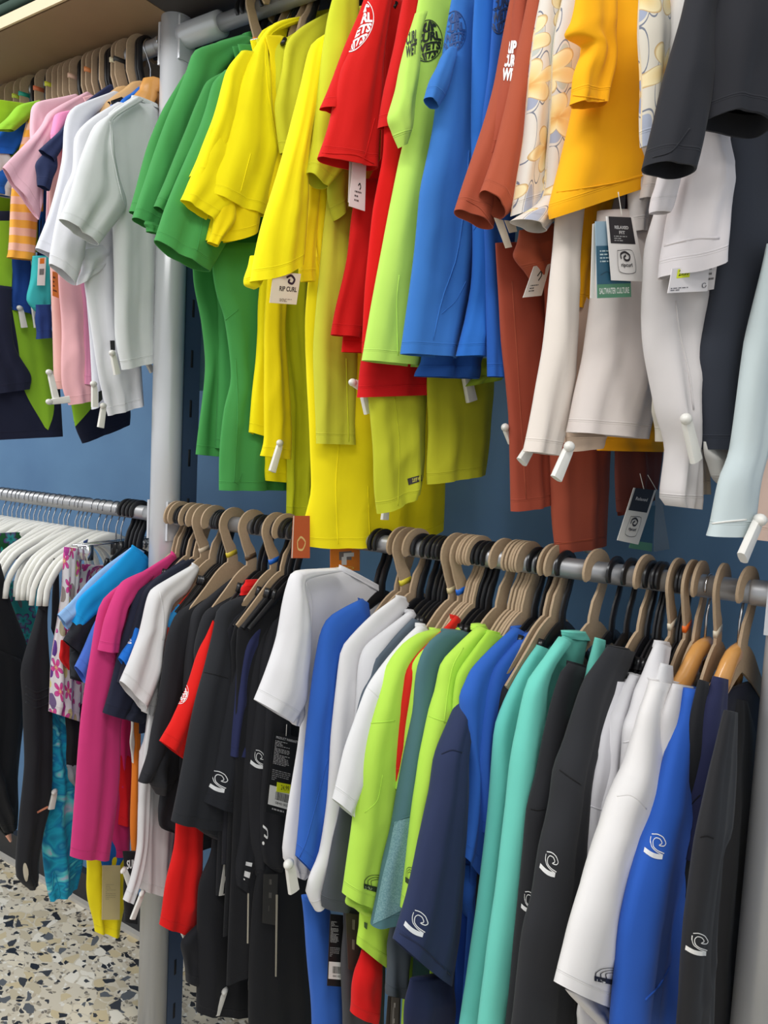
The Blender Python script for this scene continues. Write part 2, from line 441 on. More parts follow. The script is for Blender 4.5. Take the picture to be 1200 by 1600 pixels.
# ------------------------------------------------------------------ hangers
def arc(c, r, a0, a1, n): return [(c[0] + r * math.cos(math.radians(a0 + (a1 - a0) * i / (n - 1))), c[1] + r * math.sin(math.radians(a0 + (a1 - a0) * i / (n - 1)))) for i in range(n)]
def m_card(): return plain('kraft_board', (176, 152, 124), 0.8, noise=0.12, scale=260)
def m_black(): return plain('black_plastic', (28, 28, 31), 0.28)
def m_wood(): return plain('varnished_beech', (222, 160, 88), 0.25, coat=0.5, noise=0.1, scale=40)
def m_lwood(): return plain('pale_beech', (214, 172, 120), 0.4, noise=0.1, scale=40)
def m_wire(): return plain('chrome_wire', (200, 202, 206), 0.25, 1.0)
def m_whitep(): return plain('white_plastic', (233, 232, 226), 0.35)
RR = 0.0172
def hanger(kind, rack, h, label=None, flip=False, sticker=None, group=None, psi=None, half=None, drop=0.0, logo=None):
    X = rail_x(rack, h); pl = Plane(X, YR, psi if psi is not None else psi_of(rack, h) if rack == 'U' else psi_low(h))
    zr = ZU if rack == 'U' else ZL
    half = half or (0.165 if rack == 'U' else 0.19)
    flip = flip or bool(sticker) or (rack == 'U' and h < 250)
    f = -1 if flip else 1
    org = np.array([X, YR, zr - 0.19])
    names = {'card': 'cardboard_hanger', 'black': 'plastic_hanger', 'wood': 'wooden_hanger', 'lwood': 'wooden_hanger', 'white': 'coat_hanger', 'wire': 'wire_hanger', 'clip': 'clip_hanger'}
    t = empty(names[kind], org, label, 'hanger', group)
    e, n = pl.e, pl.n; base = np.array([X, YR, zr])
    def place(mb): mb.v = [v + base for v in mb.v]; return mb
    if kind in ('card', 'black'):
        bw, T = (0.020, 0.0042) if kind == 'card' else (0.012, 0.0075)
        mat = m_card() if kind == 'card' else m_black()
        r = RR + 0.0008 + bw / 2
        ns = 4 if kind == 'card' else 8
        hp = arc((0, -0.0006), r, 205, -35, 20) + [(r * 0.55, -0.036), (0.006, -0.052), (0.0, -0.074), (0, (-0.105 if rack == 'L' else -0.09) - drop)]
        hw = [bw * 0.55, bw * 0.9] + [bw] * 17 + [bw * 1.02] + [bw * 1.1, bw * 1.3, bw * 1.3, bw * 1.5]
        if rack == 'U' and h < 250:
            hp = arc((0, -0.0006), r, 205, -12, 20) + [(r * .96, -0.028), (r * .88, -0.05), (r * .6, -0.072), (r * .2, -0.1)]
        hp = [(x * f, z) for x, z in hp]
        edge_split(place(MB().ribbon(hp, hw, T + 0.0002, e, n, ns)).obj('hook', mat, t, org))
        k = 1.0 if rack == 'L' else 0.82 if h < 250 else 0.36; z0 = -drop
        cp = [(-.112 * k, z0 - 0.186), (-.085 * k, z0 - 0.162), (-.056 * k, z0 - 0.136), (-.025 * k, z0 - 0.110), (0, z0 - 0.098), (.025 * k, z0 - 0.110), (.056 * k, z0 - 0.136), (.085 * k, z0 - 0.162), (.112 * k, z0 - 0.186)]
        if rack == 'U': cp = [(x, -0.04 + z * 0.6) for x, z in cp]
        wd = [0.014, 0.020, 0.026, 0.036, 0.042, 0.036, 0.026, 0.020, 0.014] if kind == 'card' else [0.010, 0.012, 0.014, 0.020, 0.024, 0.020, 0.014, 0.012, 0.010]
        edge_split(place(MB().ribbon(smooth_line(cp, 25), list(np.interp(np.linspace(0, 8, 25), range(9), wd)), T, e, n, ns)).obj('shoulder_bar', mat, t, org))
        if kind == 'black':
            place(MB().ribbon([(-0.052, z0 - 0.112 if rack == 'L' else -0.108), (-0.058, z0 - 0.130 if rack == 'L' else -0.12)], [0.008, 0.008], 0.0105, e, n, 8)).obj('strap_notch', mat, t, org)
        if sticker:
            place(MB().ribbon([(0.0045 * f, -0.058), (0.0015 * f, -0.068)] if not (rack == 'U' and h < 250) else [(r * .98 * f, -0.014), (r * .965 * f, -0.024)], [bw * 1.36, bw * 1.36], T + 0.0012, e, n, 4)).obj('sticker', plain('sticker_%d_%d_%d' % sticker, sticker, 0.4), t, org)
    elif kind in ('wood', 'lwood'):
        mat = m_wood() if kind == 'wood' else m_lwood()
        place(wire_hook(e, -0.085, f)).obj('hook', m_wire(), t, org)
        z0 = -0.088
        dz = 0.012 if rack == 'L' else 0.0; half = half * (0.72 if rack == 'L' else 0.6)
        cp = [(-half, z0 - dz - 0.095), (-half * 0.85, z0 - dz - 0.068), (-half * 0.5, z0 - dz - 0.034), (-0.03, z0 - 0.010), (0, z0 - 0.004), (0.03, z0 - 0.010), (half * 0.5, z0 - dz - 0.034), (half * 0.85, z0 - dz - 0.068), (half, z0 - dz - 0.095)]
        wd = [0.02, 0.03, 0.036, 0.034, 0.03, 0.034, 0.036, 0.03, 0.02]
        # bar bowed in plan
        mb = MB().ribbon(smooth_line(cp, 25), list(np.interp(np.linspace(0, 8, 25), range(9), wd)), 0.017, e, n, 12)
        mb.v = [v - n * (0.03 * (float(v @ e) / half) ** 2) for v in mb.v]
        place(mb).obj('shoulder_bar', mat, t, org)
    elif kind == 'white':
        place(wire_hook(e, -0.07, f, 0.0017)).obj('hook', m_wire(), t, org)
        z0 = -0.072
        cp = [(-half, z0 - 0.15), (-half * 0.96, z0 - 0.105), (-half * 0.76, z0 - 0.055), (-half * 0.35, z0 - 0.018), (0, z0), (half * 0.35, z0 - 0.018), (half * 0.76, z0 - 0.055), (half * 0.96, z0 - 0.105), (half, z0 - 0.15)]
        wd = [0.013, 0.016, 0.018, 0.021, 0.026, 0.021, 0.018, 0.016, 0.013]
        place(MB().ribbon(smooth_line(cp, 29), list(np.interp(np.linspace(0, 8, 29), range(9), wd)), 0.009, e, n, 8)).obj('shoulder_bar', m_whitep(), t, org)
    elif kind == 'wire':
        place(wire_hook(e, -0.07, f, 0.0017)).obj('hook', m_wire(), t, org)
        place(MB().tube([e * s + np.array([0, 0, z]) for s, z in [(-half * .5, -0.11), (-half * 0.25, -0.085), (0, -0.07), (half * 0.25, -0.085), (half * .5, -0.11), (0, -0.112), (-half * .5, -0.11)]], 0.0017, 6)).obj('shoulder_wire', m_wire(), t, org)
    elif kind == 'clip':
        place(wire_hook(e, -0.075, f, 0.0017)).obj('hook', m_wire(), t, org)
        place(MB().tube([e * -0.13 + np.array([0, 0, -0.078]), e * 0.13 + np.array([0, 0, -0.078])], 0.003, 8)).obj('cross_bar', m_wire(), t, org)
        for s in (-0.1, 0.0, 0.1):
            place(MB().box(e * s + np.array([0, 0, -0.095]), (0.008, 0.009, 0.018), np.array([e, n, [0, 0, 1]]))).obj('clip', m_wire() if s else m_black(), t, org)
    if logo:
        pass
    return t
def wire_hook(e, zend, f=1, r=0.0019):
    rr = RR + 0.001 + r
    P = arc((0, -0.001), rr, 195, -50, 16) + [(0.004, -0.034), (0.0, -0.045), (0, zend)]
    return MB().tube([e * (x * f) + np.array([0, 0, z]) for x, z in P], r, 8)
def psi_low(x): return lerp_tab(x, [0, 250, 420, 600, 900, 1020, 1180], [0, 2, 8, 16, 16, 9, 4])

# ------------------------------------------------------------------ garments
def shoulder_plane(rack, h=None, a=None, w=0.14, psi=None):
    if h is not None:
        x = h; ps = psi if psi is not None else (psi_of(rack, x) if rack == 'U' else psi_low(x))
        return Plane(rail_x(rack, h), YR, ps)
    ps = psi if psi is not None else (psi_of(rack, a[0]) if rack == 'U' else psi_low(a[0]))
    Y = YR - w
    return Plane(ratio(*a) * Y, Y, ps)
GN = [0]; GALL = []
class Garment:
    def __init__(s, name, label, cat, rgb, rack, h=None, a=None, w=0.14, psi=None, kind='plain', rgb2=None, group=None, base=None, short=None, hang=None, **hk):
        GN[0] += 1; s.seed = GN[0]
        s.pl = shoulder_plane(rack, h, a, w, psi); s.rack = rack; s.rgb = rgb; s.kind = kind; s.rgb2 = rgb2
        z = ZU - 0.75 if rack == 'U' else ZL - 0.75
        s.org = np.array([s.pl.o[0], s.pl.o[1], z]); s.t = empty(name, s.org, label, cat, group)
        s.surf = {}; s.objs = {}; s.label = label; s.hung = bool(hang); s.h = h; s.a = a; s.short = short; s.has_auto = False; GALL.append(s)
        if hang:
            hx = h
            hanger(hang, rack, hx, (hk.pop('hl', None) or '%s hanger inside the %s' % ({'card': 'tan cardboard', 'black': 'black plastic', 'wood': 'varnished wooden', 'lwood': 'pale wooden', 'white': 'white plastic', 'wire': 'thin wire', 'clip': 'metal clip'}[hang], short or label)), psi=s.pl.psi, **hk)
    def mat(s, rgb=None, kind=None, rgb2=None): return fabric(tuple(rgb or s.rgb), kind or s.kind, rgb2 or s.rgb2)
    def part(s, name, L, R, d=None, rgb=None, kind=None, rgb2=None, label=None, psi=None, **k):
        d = d if d is not None else (0.014 if 'sleeve' in name else 0.0)
        pl = s.pl if psi is None else Plane(s.pl.p[0], s.pl.p[1], psi)
        pl = pl.off(d)
        s.n = getattr(s, 'n', 0) + 1
        k.setdefault('t', 0.014 if 'sleeve' in name else 0.012)
        o, b = loft(name, pp(L), pp(R), pl, s.mat(rgb, kind, rgb2), s.t, s.org, seed=s.seed * 13 + s.n, **k)
        if label: o['label'] = label
        key = name
        s.surf.setdefault(key, (b, pl)); s.objs.setdefault(key, o); s.last = (b, pl, o); return s
    def auto(s, length=0.62, half=0.19, rgb=None, d=-0.004, t=0.010, neck=-0.13, slope=0.065, bh=None):
        """hanging shirt body seen only between its neighbours: shoulder line over the hanger, straight sides"""
        zr = ZU if s.rack == 'U' else ZL; pl = s.pl.off(d); half = min(half, 0.125); bh = bh or half * 0.95
        s.has_auto = True
        P = lambda q, z: pl.sz(q, zr + z)
        L = [P(-0.05, neck - 0.012), P(-0.09, neck - 0.03), P(-half, neck - slope), P(-bh, neck - slope - 0.12), P(-bh, neck - length)]
        R = [P(0.05, neck - 0.012), P(0.09, neck - 0.03), P(half, neck - slope), P(bh, neck - slope - 0.12), P(bh, neck - length)]
        s.n = getattr(s, 'n', 0) + 1
        o, b = loft('body', L, R, pl, s.mat(rgb), s.t, s.org, t=t, seed=s.seed * 13 + s.n, pix=False, nv=20, fold=0.6)
        return s
    def collar(s, Lq, Rq, d=0.0, t=0.013, rgb=None):
        t = t * 0.6
        o, b = loft('collar', pp(Lq), pp(Rq), s.pl.off(d), s.mat(rgb), s.t, s.org, t=t, nv=7, nu=20, fold=0.3, seed=s.seed, hem=False, top_t=1.0); return s
    def patch(s, L, R, rgb, on=None, kind='plain', rgb2=None, name='colour_panel', nu=14, nv=22):
        surf = (s.surf[on] if on else s.last)[0]; par = s.objs[on] if on else s.last[2]
        Ls = smooth_line(pp(L), nv + 1); Rs = smooth_line(pp(R), nv + 1); a = Art()
        a.poly_grid(lambda u, v: tuple(Ls[int(round(v * nv))] * (1 - u) + Rs[int(round(v * nv))] * u), nu, nv)
        o = lay(name, a.v, a.f, lambda x, y: (x, y), surf, fabric(rgb, kind, rgb2), par, s.org, 0.0009)
        if o:
            lay_uv(o)
        return s
    def print(s, art, q, rgb, on=None, name='logo_print', label=None):
        surf = (s.surf[on] if on else s.last)[0]; par = s.objs[on] if on else s.last[2]
        o = lay(name, art.v, art.f, quad_map(pp(q)), surf, ink(rgb), par, s.org, 0.0011)
        if o is not None and label: o['label'] = label
        return s
    def seam(s, pts, on=None, r=0.0009, rgb=None):
        surf, _, par = (s.surf[on][0], 0, s.objs[on]) if on else s.last
        P = []
        for x, y in smooth_line(pp(pts), 14):
            d = Vector(ray(x, y)).normalized(); hit = surf.ray_cast(Vector((0, 0, CAMH)), d)
            if hit[0] is not None: P.append(np.array(hit[0] - d * 0.0003))
        if len(P) > 2: MB().tube(P, r, 6).obj('seam', s.mat(rgb), par, s.org)
        return s
    def sectag(s, head, tail, d=0.03, w=0.0085, flatw=None):
        w *= 0.8
        """white plastic anti-theft tag: long grip with a round pin head"""
        pl = s.pl.off(d); A = pl.hit(*head); B = pl.hit(*tail); ax = B - A; Ln = np.linalg.norm(ax); ax = ax / Ln
        t = np.array([1, 1, 1]) * 0; o0 = s.org
        sd = np.cross(ax, pl.n); sd /= np.linalg.norm(sd)
        e = empty('security_tag', A - o0 + 0 * o0); e.parent = s.t
        mt = plain('tag_plastic', (226, 224, 218), 0.4)
        P = [A + ax * q for q in np.linspace(0, Ln, 7)]
        mb = MB(); b = 0
        n = 12
        for i, p in enumerate(P):
            ww = w * (0.95 + 0.25 * i / 6) * (0.75 if i == 0 else 1)
            for k_ in range(n):
                a_ = 2 * PI * (k_ + .5) / n; c_, s_ = math.cos(a_), math.sin(a_); q = (abs(c_) ** 4 + abs(s_) ** 4) ** .25
                mb.v.append(p + sd * c_ / q * ww + pl.n * s_ / q * w * 0.6)
        for i in range(6):
            for k_ in range(n): mb.f.append((i * n + k_, i * n + (k_ + 1) % n, (i + 1) * n + (k_ + 1) % n, (i + 1) * n + k_))
        mb.f.append(tuple(range(n))[::-1]); mb.f.append(tuple(6 * n + k_ for k_ in range(n)))
        g = edge_split(mb.obj('grip', mt, None, (0, 0, 0)), 50); g.parent = e; g.location = -Vector(A)
        # pin head: dome on a disc, axis along the plane normal and outwards
        hd = (pl.n * 0.6 - pl.e * 0.8); hd /= np.linalg.norm(hd)
        mb = MB().tube([A - hd * 0.002, A + hd * 0.006, A + hd * 0.010, A + hd * 0.0135, A + hd * 0.015], [w * 0.9, w * 0.95, w * 0.82, w * 0.5, w * 0.12], 16)
        g = mb.obj('pin_head', mt, None, (0, 0, 0)); g.parent = e; g.location = -Vector(A)
        return s
    def card(s, q, rgb=(238, 236, 232), prints=(), d=0.03, name='price_tag', string=None, label=None, alpha=1.0):
        """cardboard hang tag given by its four corners; prints = [(art, rgb)] in the unit square"""
        pl = s.pl.off(d); C = [pl.hit(*p) for p in pp(q)]; n = pl.n * 0.0004
        V = [c + n for c in C] + [c - n for c in C]
        Fc = [(0, 1, 2, 3), (7, 6, 5, 4), (0, 4, 5, 1), (1, 5, 6, 2), (2, 6, 7, 3), (3, 7, 4, 0)]
        o = mesh_obj(name, V, Fc, plain('card_%02x%02x%02x%d' % (*rgb, int(alpha * 10)), rgb, 0.5 if alpha == 1 else 0.25, alpha=alpha), s.t, s.org, False)
        if label: o['label'] = label
        for i, (art, c) in enumerate(prints):
            P = lay('print', art.v, art.f, quad_map(pp(q)), pl.off(0.0004), ink(c), o, s.org, 0.0003 + 0.0002 * i)
        if string:
            P = [pl.off(0.002).hit(*p) for p in smooth_line(pp(string), 10)]
            MB().tube(P, 0.0006, 5).obj('string', plain('tag_string', (225, 222, 215), 0.6), o, s.org)
        return s
def lay_uv(o):
    me = o.data; l_ = me.uv_layers.new(name='uv')
    for lp in me.loops:
        c = me.vertices[lp.vertex_index].co; l_.data[lp.index].uv = (c.x * 0.6 + c.y, c.z + 0.5)
    for p in me.polygons: p.use_smooth = True

# ------------------------------------------------------------------ the room
def m_wall():
    m = bpy.data.materials.new('blue_wall_paint'); m.use_nodes = True; nt = m.node_tree; b = nt.nodes['Principled BSDF']
    b.inputs['Roughness'].default_value = 0.6
    tc = N(nt, 'ShaderNodeTexCoord'); ns = N(nt, 'ShaderNodeTexNoise'); ns.inputs['Scale'].default_value = 3.5; ns.inputs['Detail'].default_value = 5
    r = N(nt, 'ShaderNodeValToRGB'); e = r.color_ramp.elements; e[0].position = 0.3; e[0].color = lin((78, 116, 156)); e[1].position = 0.7; e[1].color = lin((92, 132, 170))
    nt.links.new(tc.outputs['Object'], ns.inputs['Vector']); nt.links.new(ns.outputs[0], r.inputs[0]); nt.links.new(r.outputs[0], b.inputs['Base Color'])
    return m
def m_terrazzo():
    m = bpy.data.materials.new('terrazzo'); m.use_nodes = True; nt = m.node_tree; b = nt.nodes['Principled BSDF']; L = nt.links.new
    b.inputs['Roughness'].default_value = 0.32
    tc = N(nt, 'ShaderNodeTexCoord')
    wn = N(nt, 'ShaderNodeTexNoise'); wn.inputs['Scale'].default_value = 26; wn.inputs['Detail'].default_value = 2
    L(tc.outputs['Object'], wn.inputs['Vector'])
    mixv = N(nt, 'ShaderNodeMix', data_type='VECTOR'); mixv.inputs[0].default_value = 0.025
    L(tc.outputs['Object'], mixv.inputs[4]); L(wn.outputs['Color'], mixv.inputs[5])
    base = lin((214, 203, 180)); col = None
    def rgbn(c): n = N(nt, 'ShaderNodeRGB'); n.outputs[0].default_value = c; return n.outputs[0]
    col = rgbn(base)
    def layer(scale, keep, size, stops, col, off):
        mp = N(nt, 'ShaderNodeMapping'); mp.inputs['Location'].default_value = (off, off * 2, 0); mp.inputs['Rotation'].default_value = (0, 0, off); mp.inputs['Scale'].default_value = (1, 1.45, 0.001); L(mixv.outputs[1], mp.inputs['Vector'])
        v = N(nt, 'ShaderNodeTexVoronoi'); v.feature = 'DISTANCE_TO_EDGE'; v.voronoi_dimensions = '2D'; v.inputs['Scale'].default_value = scale; L(mp.outputs[0], v.inputs['Vector'])
        v2 = N(nt, 'ShaderNodeTexVoronoi'); v2.voronoi_dimensions = '2D'; v2.inputs['Scale'].default_value = scale; L(mp.outputs[0], v2.inputs['Vector'])
        sc = N(nt, 'ShaderNodeSeparateColor'); L(v2.outputs['Color'], sc.inputs[0])
        a = N(nt, 'ShaderNodeMath', operation='GREATER_THAN'); L(v.outputs[0], a.inputs[0]); a.inputs[1].default_value = size
        k = N(nt, 'ShaderNodeMath', operation='LESS_THAN'); L(sc.outputs[0], k.inputs[0]); k.inputs[1].default_value = keep
        mu = N(nt, 'ShaderNodeMath', operation='MULTIPLY'); L(a.outputs[0], mu.inputs[0]); L(k.outputs[0], mu.inputs[1])
        r = N(nt, 'ShaderNodeValToRGB'); r.color_ramp.interpolation = 'CONSTANT'; e = r.color_ramp.elements
        while len(e) > 1: e.remove(e[-1])
        e[0].position = 0; e[0].color = lin(stops[0])
        for i, c in enumerate(stops[1:]): q = e.new((i + 1) / len(stops)); q.color = lin(c)
        L(sc.outputs[1], r.inputs[0])
        mx = N(nt, 'ShaderNodeMix', data_type='RGBA'); L(mu.outputs[0], mx.inputs[0]); L(col, mx.inputs[6]); L(r.outputs[0], mx.inputs[7]); return mx.outputs[2]
    dark = [(44, 44, 46), (60, 60, 62), (34, 34, 38), (96, 98, 100)]
    beige = [(226, 214, 188), (200, 186, 156), (236, 228, 210), (208, 190, 150)]
    col = layer(90, 0.35, 0.08, [(150, 140, 120), (120, 112, 100), (232, 226, 212), (190, 175, 150)], col, 0.3)
    col = layer(24, 0.5, 0.07, beige, col, 1.1)
    col = layer(64, 0.10, 0.1, dark, col, 2.3)
    col = layer(26, 0.22, 0.15, dark, col, 0.7)
    L(col, b.inputs['Base Color']); return m
PX = ratio(255, 900) * YR; PX2 = ratio(1181, 1600) * YR
def quadobj(name, c, h, mat): return edge_split(MB().box(c, h).obj(name, mat, None, tuple(c)))
struct(quadobj('floor', (-0.5, -1.0, -0.05), (4.5, 2.6, 0.05), m_terrazzo()))
WALLM = m_wall()
struct(quadobj('wall_back', (-0.5, YW + 0.05, 1.65), (4.5, 0.05, 1.65), WALLM))
struct(quadobj('ceiling', (-0.5, -1.0, 3.35), (4.5, 2.6, 0.05), plain('ceiling_white', (225, 225, 222), 0.8)))
struct(quadobj('baseboard_back', (-0.5, YW - 0.012, 0.05), (4.5, 0.012, 0.05), plain('black_plinth', (30, 31, 36), 0.5)))
struct(quadobj('trim_1', (-0.5, YW - 0.026, 0.006), (4.5, 0.014, 0.006), plain('trim_grey', (188, 184, 176), 0.5)))
M_ST = plain('grey_painted_steel', (204, 206, 210), 0.26, 0.2, noise=0.03, scale=8)
M_RAIL = plain('satin_steel', (176, 177, 180), 0.42, 0.7)
M_SLOT = plain('slot_dark', (18, 20, 26), 0.7); M_UP = plain('upright_blue_grey', (70, 88, 116), 0.45, 0.2)
def post(X, label):
    t = empty('rack_post', (X, YR, 0), label, 'post')
    o0 = (X, YR, 0)
    MB().tube([(X, YR, 0), (X, YR, 3.3)], 0.034, 40, True).obj('column', M_ST, t, o0)
    # slotted channel welded on the wall side of the tube
    edge_split(MB().box((X + 0.006, YR + 0.052, 1.65), (0.016, 0.024, 1.65)).obj('slotted_channel', M_UP, t, o0))
    for i in range(28):
        z = 0.08 + i * 0.115
        MB().box((X + 0.0221, YR + 0.05, z), (0.0004, 0.0035, 0.02)).obj('slot', M_SLOT, t, o0)
    return t
LP = post(PX, 'grey round steel rack post between the left and right rails')
RP = post(PX2, 'grey round steel rack post at the right edge')
def rail(rack, x0, x1, label):
    z = ZU if rack == 'U' else ZL
    t = empty('hanging_rail', ((x0 + x1) / 2, YR, z), label, 'rail'); o0 = ((x0 + x1) / 2, YR, z)
    MB().tube([(x0, YR, z), (x1, YR, z)], RR, 28).obj('tube', M_RAIL, t, o0)
    for x, s in ((x0, 1), (x1, -1)):
        big = rack == 'U' and x0 > -2 and s > 0
        r0 = 0.026 if big else 0.019
        MB().tube([(x - s * 0.012, YR, z), (x + s * 0.001, YR, z), (x + s * (0.10 if big else 0.02), YR, z), (x + s * (0.103 if big else 0.023), YR, z)], [r0 * 1.02, r0, r0, RR], 28).obj('end_socket', M_ST if big else M_RAIL, t, o0)
        edge_split(MB().box((x - s * 0.004, YR, z + (-0.01)), (0.003, 0.022, 0.045)).obj('bracket_plate', M_ST, t, o0))
    return t
rail('U', -3.6, PX - 0.036, 'upper left steel rail under the wooden shelf')
rail('U', PX + 0.036, PX2 - 0.036, 'upper right steel rail above the yellow and green shirts')
rail('L', -3.6, PX - 0.036, 'lower left steel rail full of white hangers')
rail('L', PX + 0.036, PX2 - 0.036, 'lower right steel rail carrying tan and black hangers')
# shelf above the racks
YS = 1.03; ZS = CAMH + 0.8905 * YS
t = empty('wall_shelf', (-2.0, YS, ZS), 'pale wooden shelf board above the upper left rail', 'shelf')
mw = plain('shelf_board', (150, 122, 92), 0.6, noise=0.1, scale=12)
edge_split(MB().box(((-3.8 + PX) / 2, (YS + YW) / 2 + 0.004, ZS + 0.0125), ((PX + 3.8) / 2, (YW - YS) / 2 - 0.004, 0.0125)).obj('board', mw, t, (-2.0, YS, ZS)))
edge_split(MB().box(((-3.8 + PX) / 2, YS + 0.001, ZS + 0.0125), ((PX + 3.8) / 2, 0.0025, 0.0128)).obj('edge_strip', plain('shelf_edge', (214, 190, 150), 0.5, noise=0.05, scale=20), t, (-2.0, YS, ZS)))
t = empty('wall_shelf', (-0.7, YS, ZS), 'dark shelf board above the upper right rail', 'shelf')
edge_split(MB().box(((PX + PX2) / 2, (YS + YW) / 2 + 0.004, ZS + 0.0125), ((PX2 - PX) / 2 - 0.002, (YW - YS) / 2 - 0.004, 0.0125)).obj('board', plain('dark_shelf', (58, 52, 50), 0.6), t, (-0.7, YS, ZS)))
# folded stack on the shelf
for i in range(3):
    c = Vector((-1.86 - 0.0 * i, YS + 0.14, ZS + 0.0265 + 0.028 * i))
    g = MB(); g.box((c.x, c.y, c.z + 0.012), (0.17, 0.12, 0.012)); o = g.obj('folded_shirt', fabric((52, 72, 62)), None, tuple(c))
    bv = o.modifiers.new('b', 'BEVEL'); bv.width = 0.011; bv.segments = 4
    o['label'] = ['dark green folded shirt, bottom of the stack on the wooden shelf', 'dark green folded shirt, middle of the stack on the wooden shelf', 'dark green folded shirt, top of the stack on the wooden shelf'][i]; o['category'] = 'shirt'; o['group'] = 'folded shirts on the shelf'

# ================================================================== garments
GREEN = (66, 146, 74); YEL = (252, 236, 12); OLV = (214, 214, 46); RED = (214, 22, 18); LIME = (192, 234, 104); BLU = (56, 118, 196)
RUST = (166, 78, 54); CREAM = (236, 226, 216); ORG = (254, 180, 14); BLK = (36, 37, 43); WHT = (236, 236, 240); GRY = (206, 203, 204)
A_ROUND = art_round(); A_WAVE = art_wave(); A_OVAL = art_oval()
WH = (240, 240, 240); DK = (30, 30, 34)
# ------------------------------------------------------------------ upper left rail (far to near)
g = Garment('swim_shirt', 'lime green swim shirt, farthest at the left end of the upper rail', 'shirt', (170, 214, 40), 'U', a=(2, 175), short='farthest lime swim shirt')
g.part('sleeve', '-60,150 -70,180 -60,230', '42,162 52,178 40,215')
g.part('body', '-60,165 -70,300 -60,440 -40,452', '40,165 40,300 22,420 18,450')
g = Garment('swim_shirt', 'royal blue swim shirt with light grey cuff at the far left of the upper rail', 'shirt', (24, 96, 196), 'U', a=(18, 185), short='blue swim shirt')
g.part('sleeve', '50,158 10,186 -12,215 -20,240', '62,172 50,190 40,215 18,242')
g.part('sleeve', '-20,236 -14,262 -30,300', '14,238 22,262 18,310', rgb=(200, 202, 206))
g.part('sleeve', '-20,262 -22,300', '10,262 22,308', rgb=(22, 96, 190), d=0.02)
g = Garment('swim_suit', 'navy and lime one-piece swim suit hanging lowest at the far left', 'swim suit', (32, 36, 58), 'U', a=(4, 380), w=0.16, short='navy and lime suit')
g.part('body', '-90,330 -90,450 -70,560 -60,690', '40,330 66,450 90,560 98,682', fold=0.5)
g.patch('-10,345 -12,400 0,452', '22,345 20,400 18,448', (150, 200, 50))
g.part('leg', '-60,440 -60,560 -50,620', '17,448 22,540 48,586 47,608', d=0.016)
g.patch('18,480 28,540 37,608 70,668', '60,490 84,540 84,640 75,672', (150, 200, 50), on='body')
g = Garment('swim_shirt', 'lime green and black patterned swim shirt beside the blue one', 'shirt', (150, 206, 50), 'U', a=(30, 190))
g.part('sleeve', '60,156 28,166 8,186 -10,204', '68,168 52,180 40,192 20,205')
g = Garment('child_shorts', 'dark blue short bottoms with stitched hem at the far left', 'shorts', (26, 66, 140), 'U', a=(20, 420))
g.part('body', '20,400 18,440 17,484', '62,400 56,440 48,492')
g.card('46,395 56,394 62,430 52,432', (236, 232, 226), [(art_lines([(0.3, 0.9, 5)]), (60, 60, 60))], d=0.02)
g.sectag((52, 475), (58, 512)); g.sectag((32, 482), (38, 512), d=0.016)
g = Garment('swim_shirt', 'navy swim shirt hem beneath the turquoise shorts', 'shirt', (34, 58, 118), 'U', a=(60, 470))
g.part('body', '55,476 56,500 57,530', '80,476 80,500 80,528')
g = Garment('child_shorts', 'turquoise child shorts with a price card', 'shorts', (64, 188, 190), 'U', a=(48, 400))
g.part('body', '52,400 46,440 43,470 60,492', '82,400 80,440 79,470 78,488')
g.card('60,403 72,402 70,446 58,446', (240, 240, 238), [(Art().rect(0.2, 0.02, 0.8, 0.22, 1, 1), (230, 130, 40)), (art_barcode(0.2, 0.4, 0.8, 0.62), (60, 60, 60))], d=0.022)
g = Garment('swim_shirt', 'orange and pink striped swim shirt at the far left of the upper rail', 'shirt', (246, 178, 70), 'U', a=(34, 230), kind='stripe', rgb2=(244, 190, 166))
g.part('sleeve', '48,180 30,230 20,290 12,390 10,402', '66,180 66,230 60,290 56,390 50,407')
g.part('body', '46,165 30,250 20,330', '70,165 70,250 66,330', d=-0.004)
g = Garment('child_shirt', 'pale pink child tee behind the front pink one on the upper left rail', 'shirt', (236, 190, 204), 'U', h=150, psi=4, hang='card', short='rear pale pink tee')
g.part('sleeve', '118,147 57,160 48,187 46,230', '128,160 90,190 80,210 72,240')
g.auto(0.30, 0.13, neck=-0.115)
g = Garment('child_shirt', 'pale pink child tee with drooping sleeve on the upper left rail', 'shirt', (232, 184, 198), 'U', h=166, psi=4, hang='card', short='front pale pink tee')
g.part('sleeve', '134,143 78,175 62,198 5,262', '146,152 104,192 84,212 66,252 60,343', t=0.012)
g.part('sleeve', '10,262 37,306 58,343', '66,250 66,290 62,340', d=0.004)
g.part('body', '80,200 76,300 80,433 83,583 90,608', '120,190 120,300 128,433 120,583 116,606', rgb=(240, 188, 180))
g = Garment('child_shirt', 'bright pink child shirt squeezed between pale pink and navy shirts', 'shirt', (246, 150, 196), 'U', h=178, psi=4)
g.part('sleeve', '110,172 86,180 80,205 82,225', '120,180 104,200 96,215 90,240')
g.auto(0.42, 0.13, neck=-0.115)
g = Garment('child_shirt', 'navy child tee with open cuff on the upper left rail', 'shirt', (38, 48, 84), 'U', h=186, psi=4, hang='black', short='navy child tee')
g.part('sleeve', '172,132 118,170 94,205 60,234', '186,140 130,175 108,210 84,254', t=0.010)
g.part('sleeve', '66,240 56,260 60,290', '90,245 86,270 76,298', d=0.006)
g.auto(0.35, 0.12, neck=-0.115)
g = Garment('child_shirt', 'salmon pink child shirt showing below the white shirts, on the upper left rail', 'shirt', (240, 184, 188), 'U', a=(96, 440), short='salmon shirt')
g.part('body', '92,420 95,500 98,600 107,633', '136,420 140,500 142,600 143,627', fold=1.2)
g.part('sleeve', '122,430 128,500 130,600', '140,430 144,500 143,602', rgb=(228, 150, 182), d=0.003)
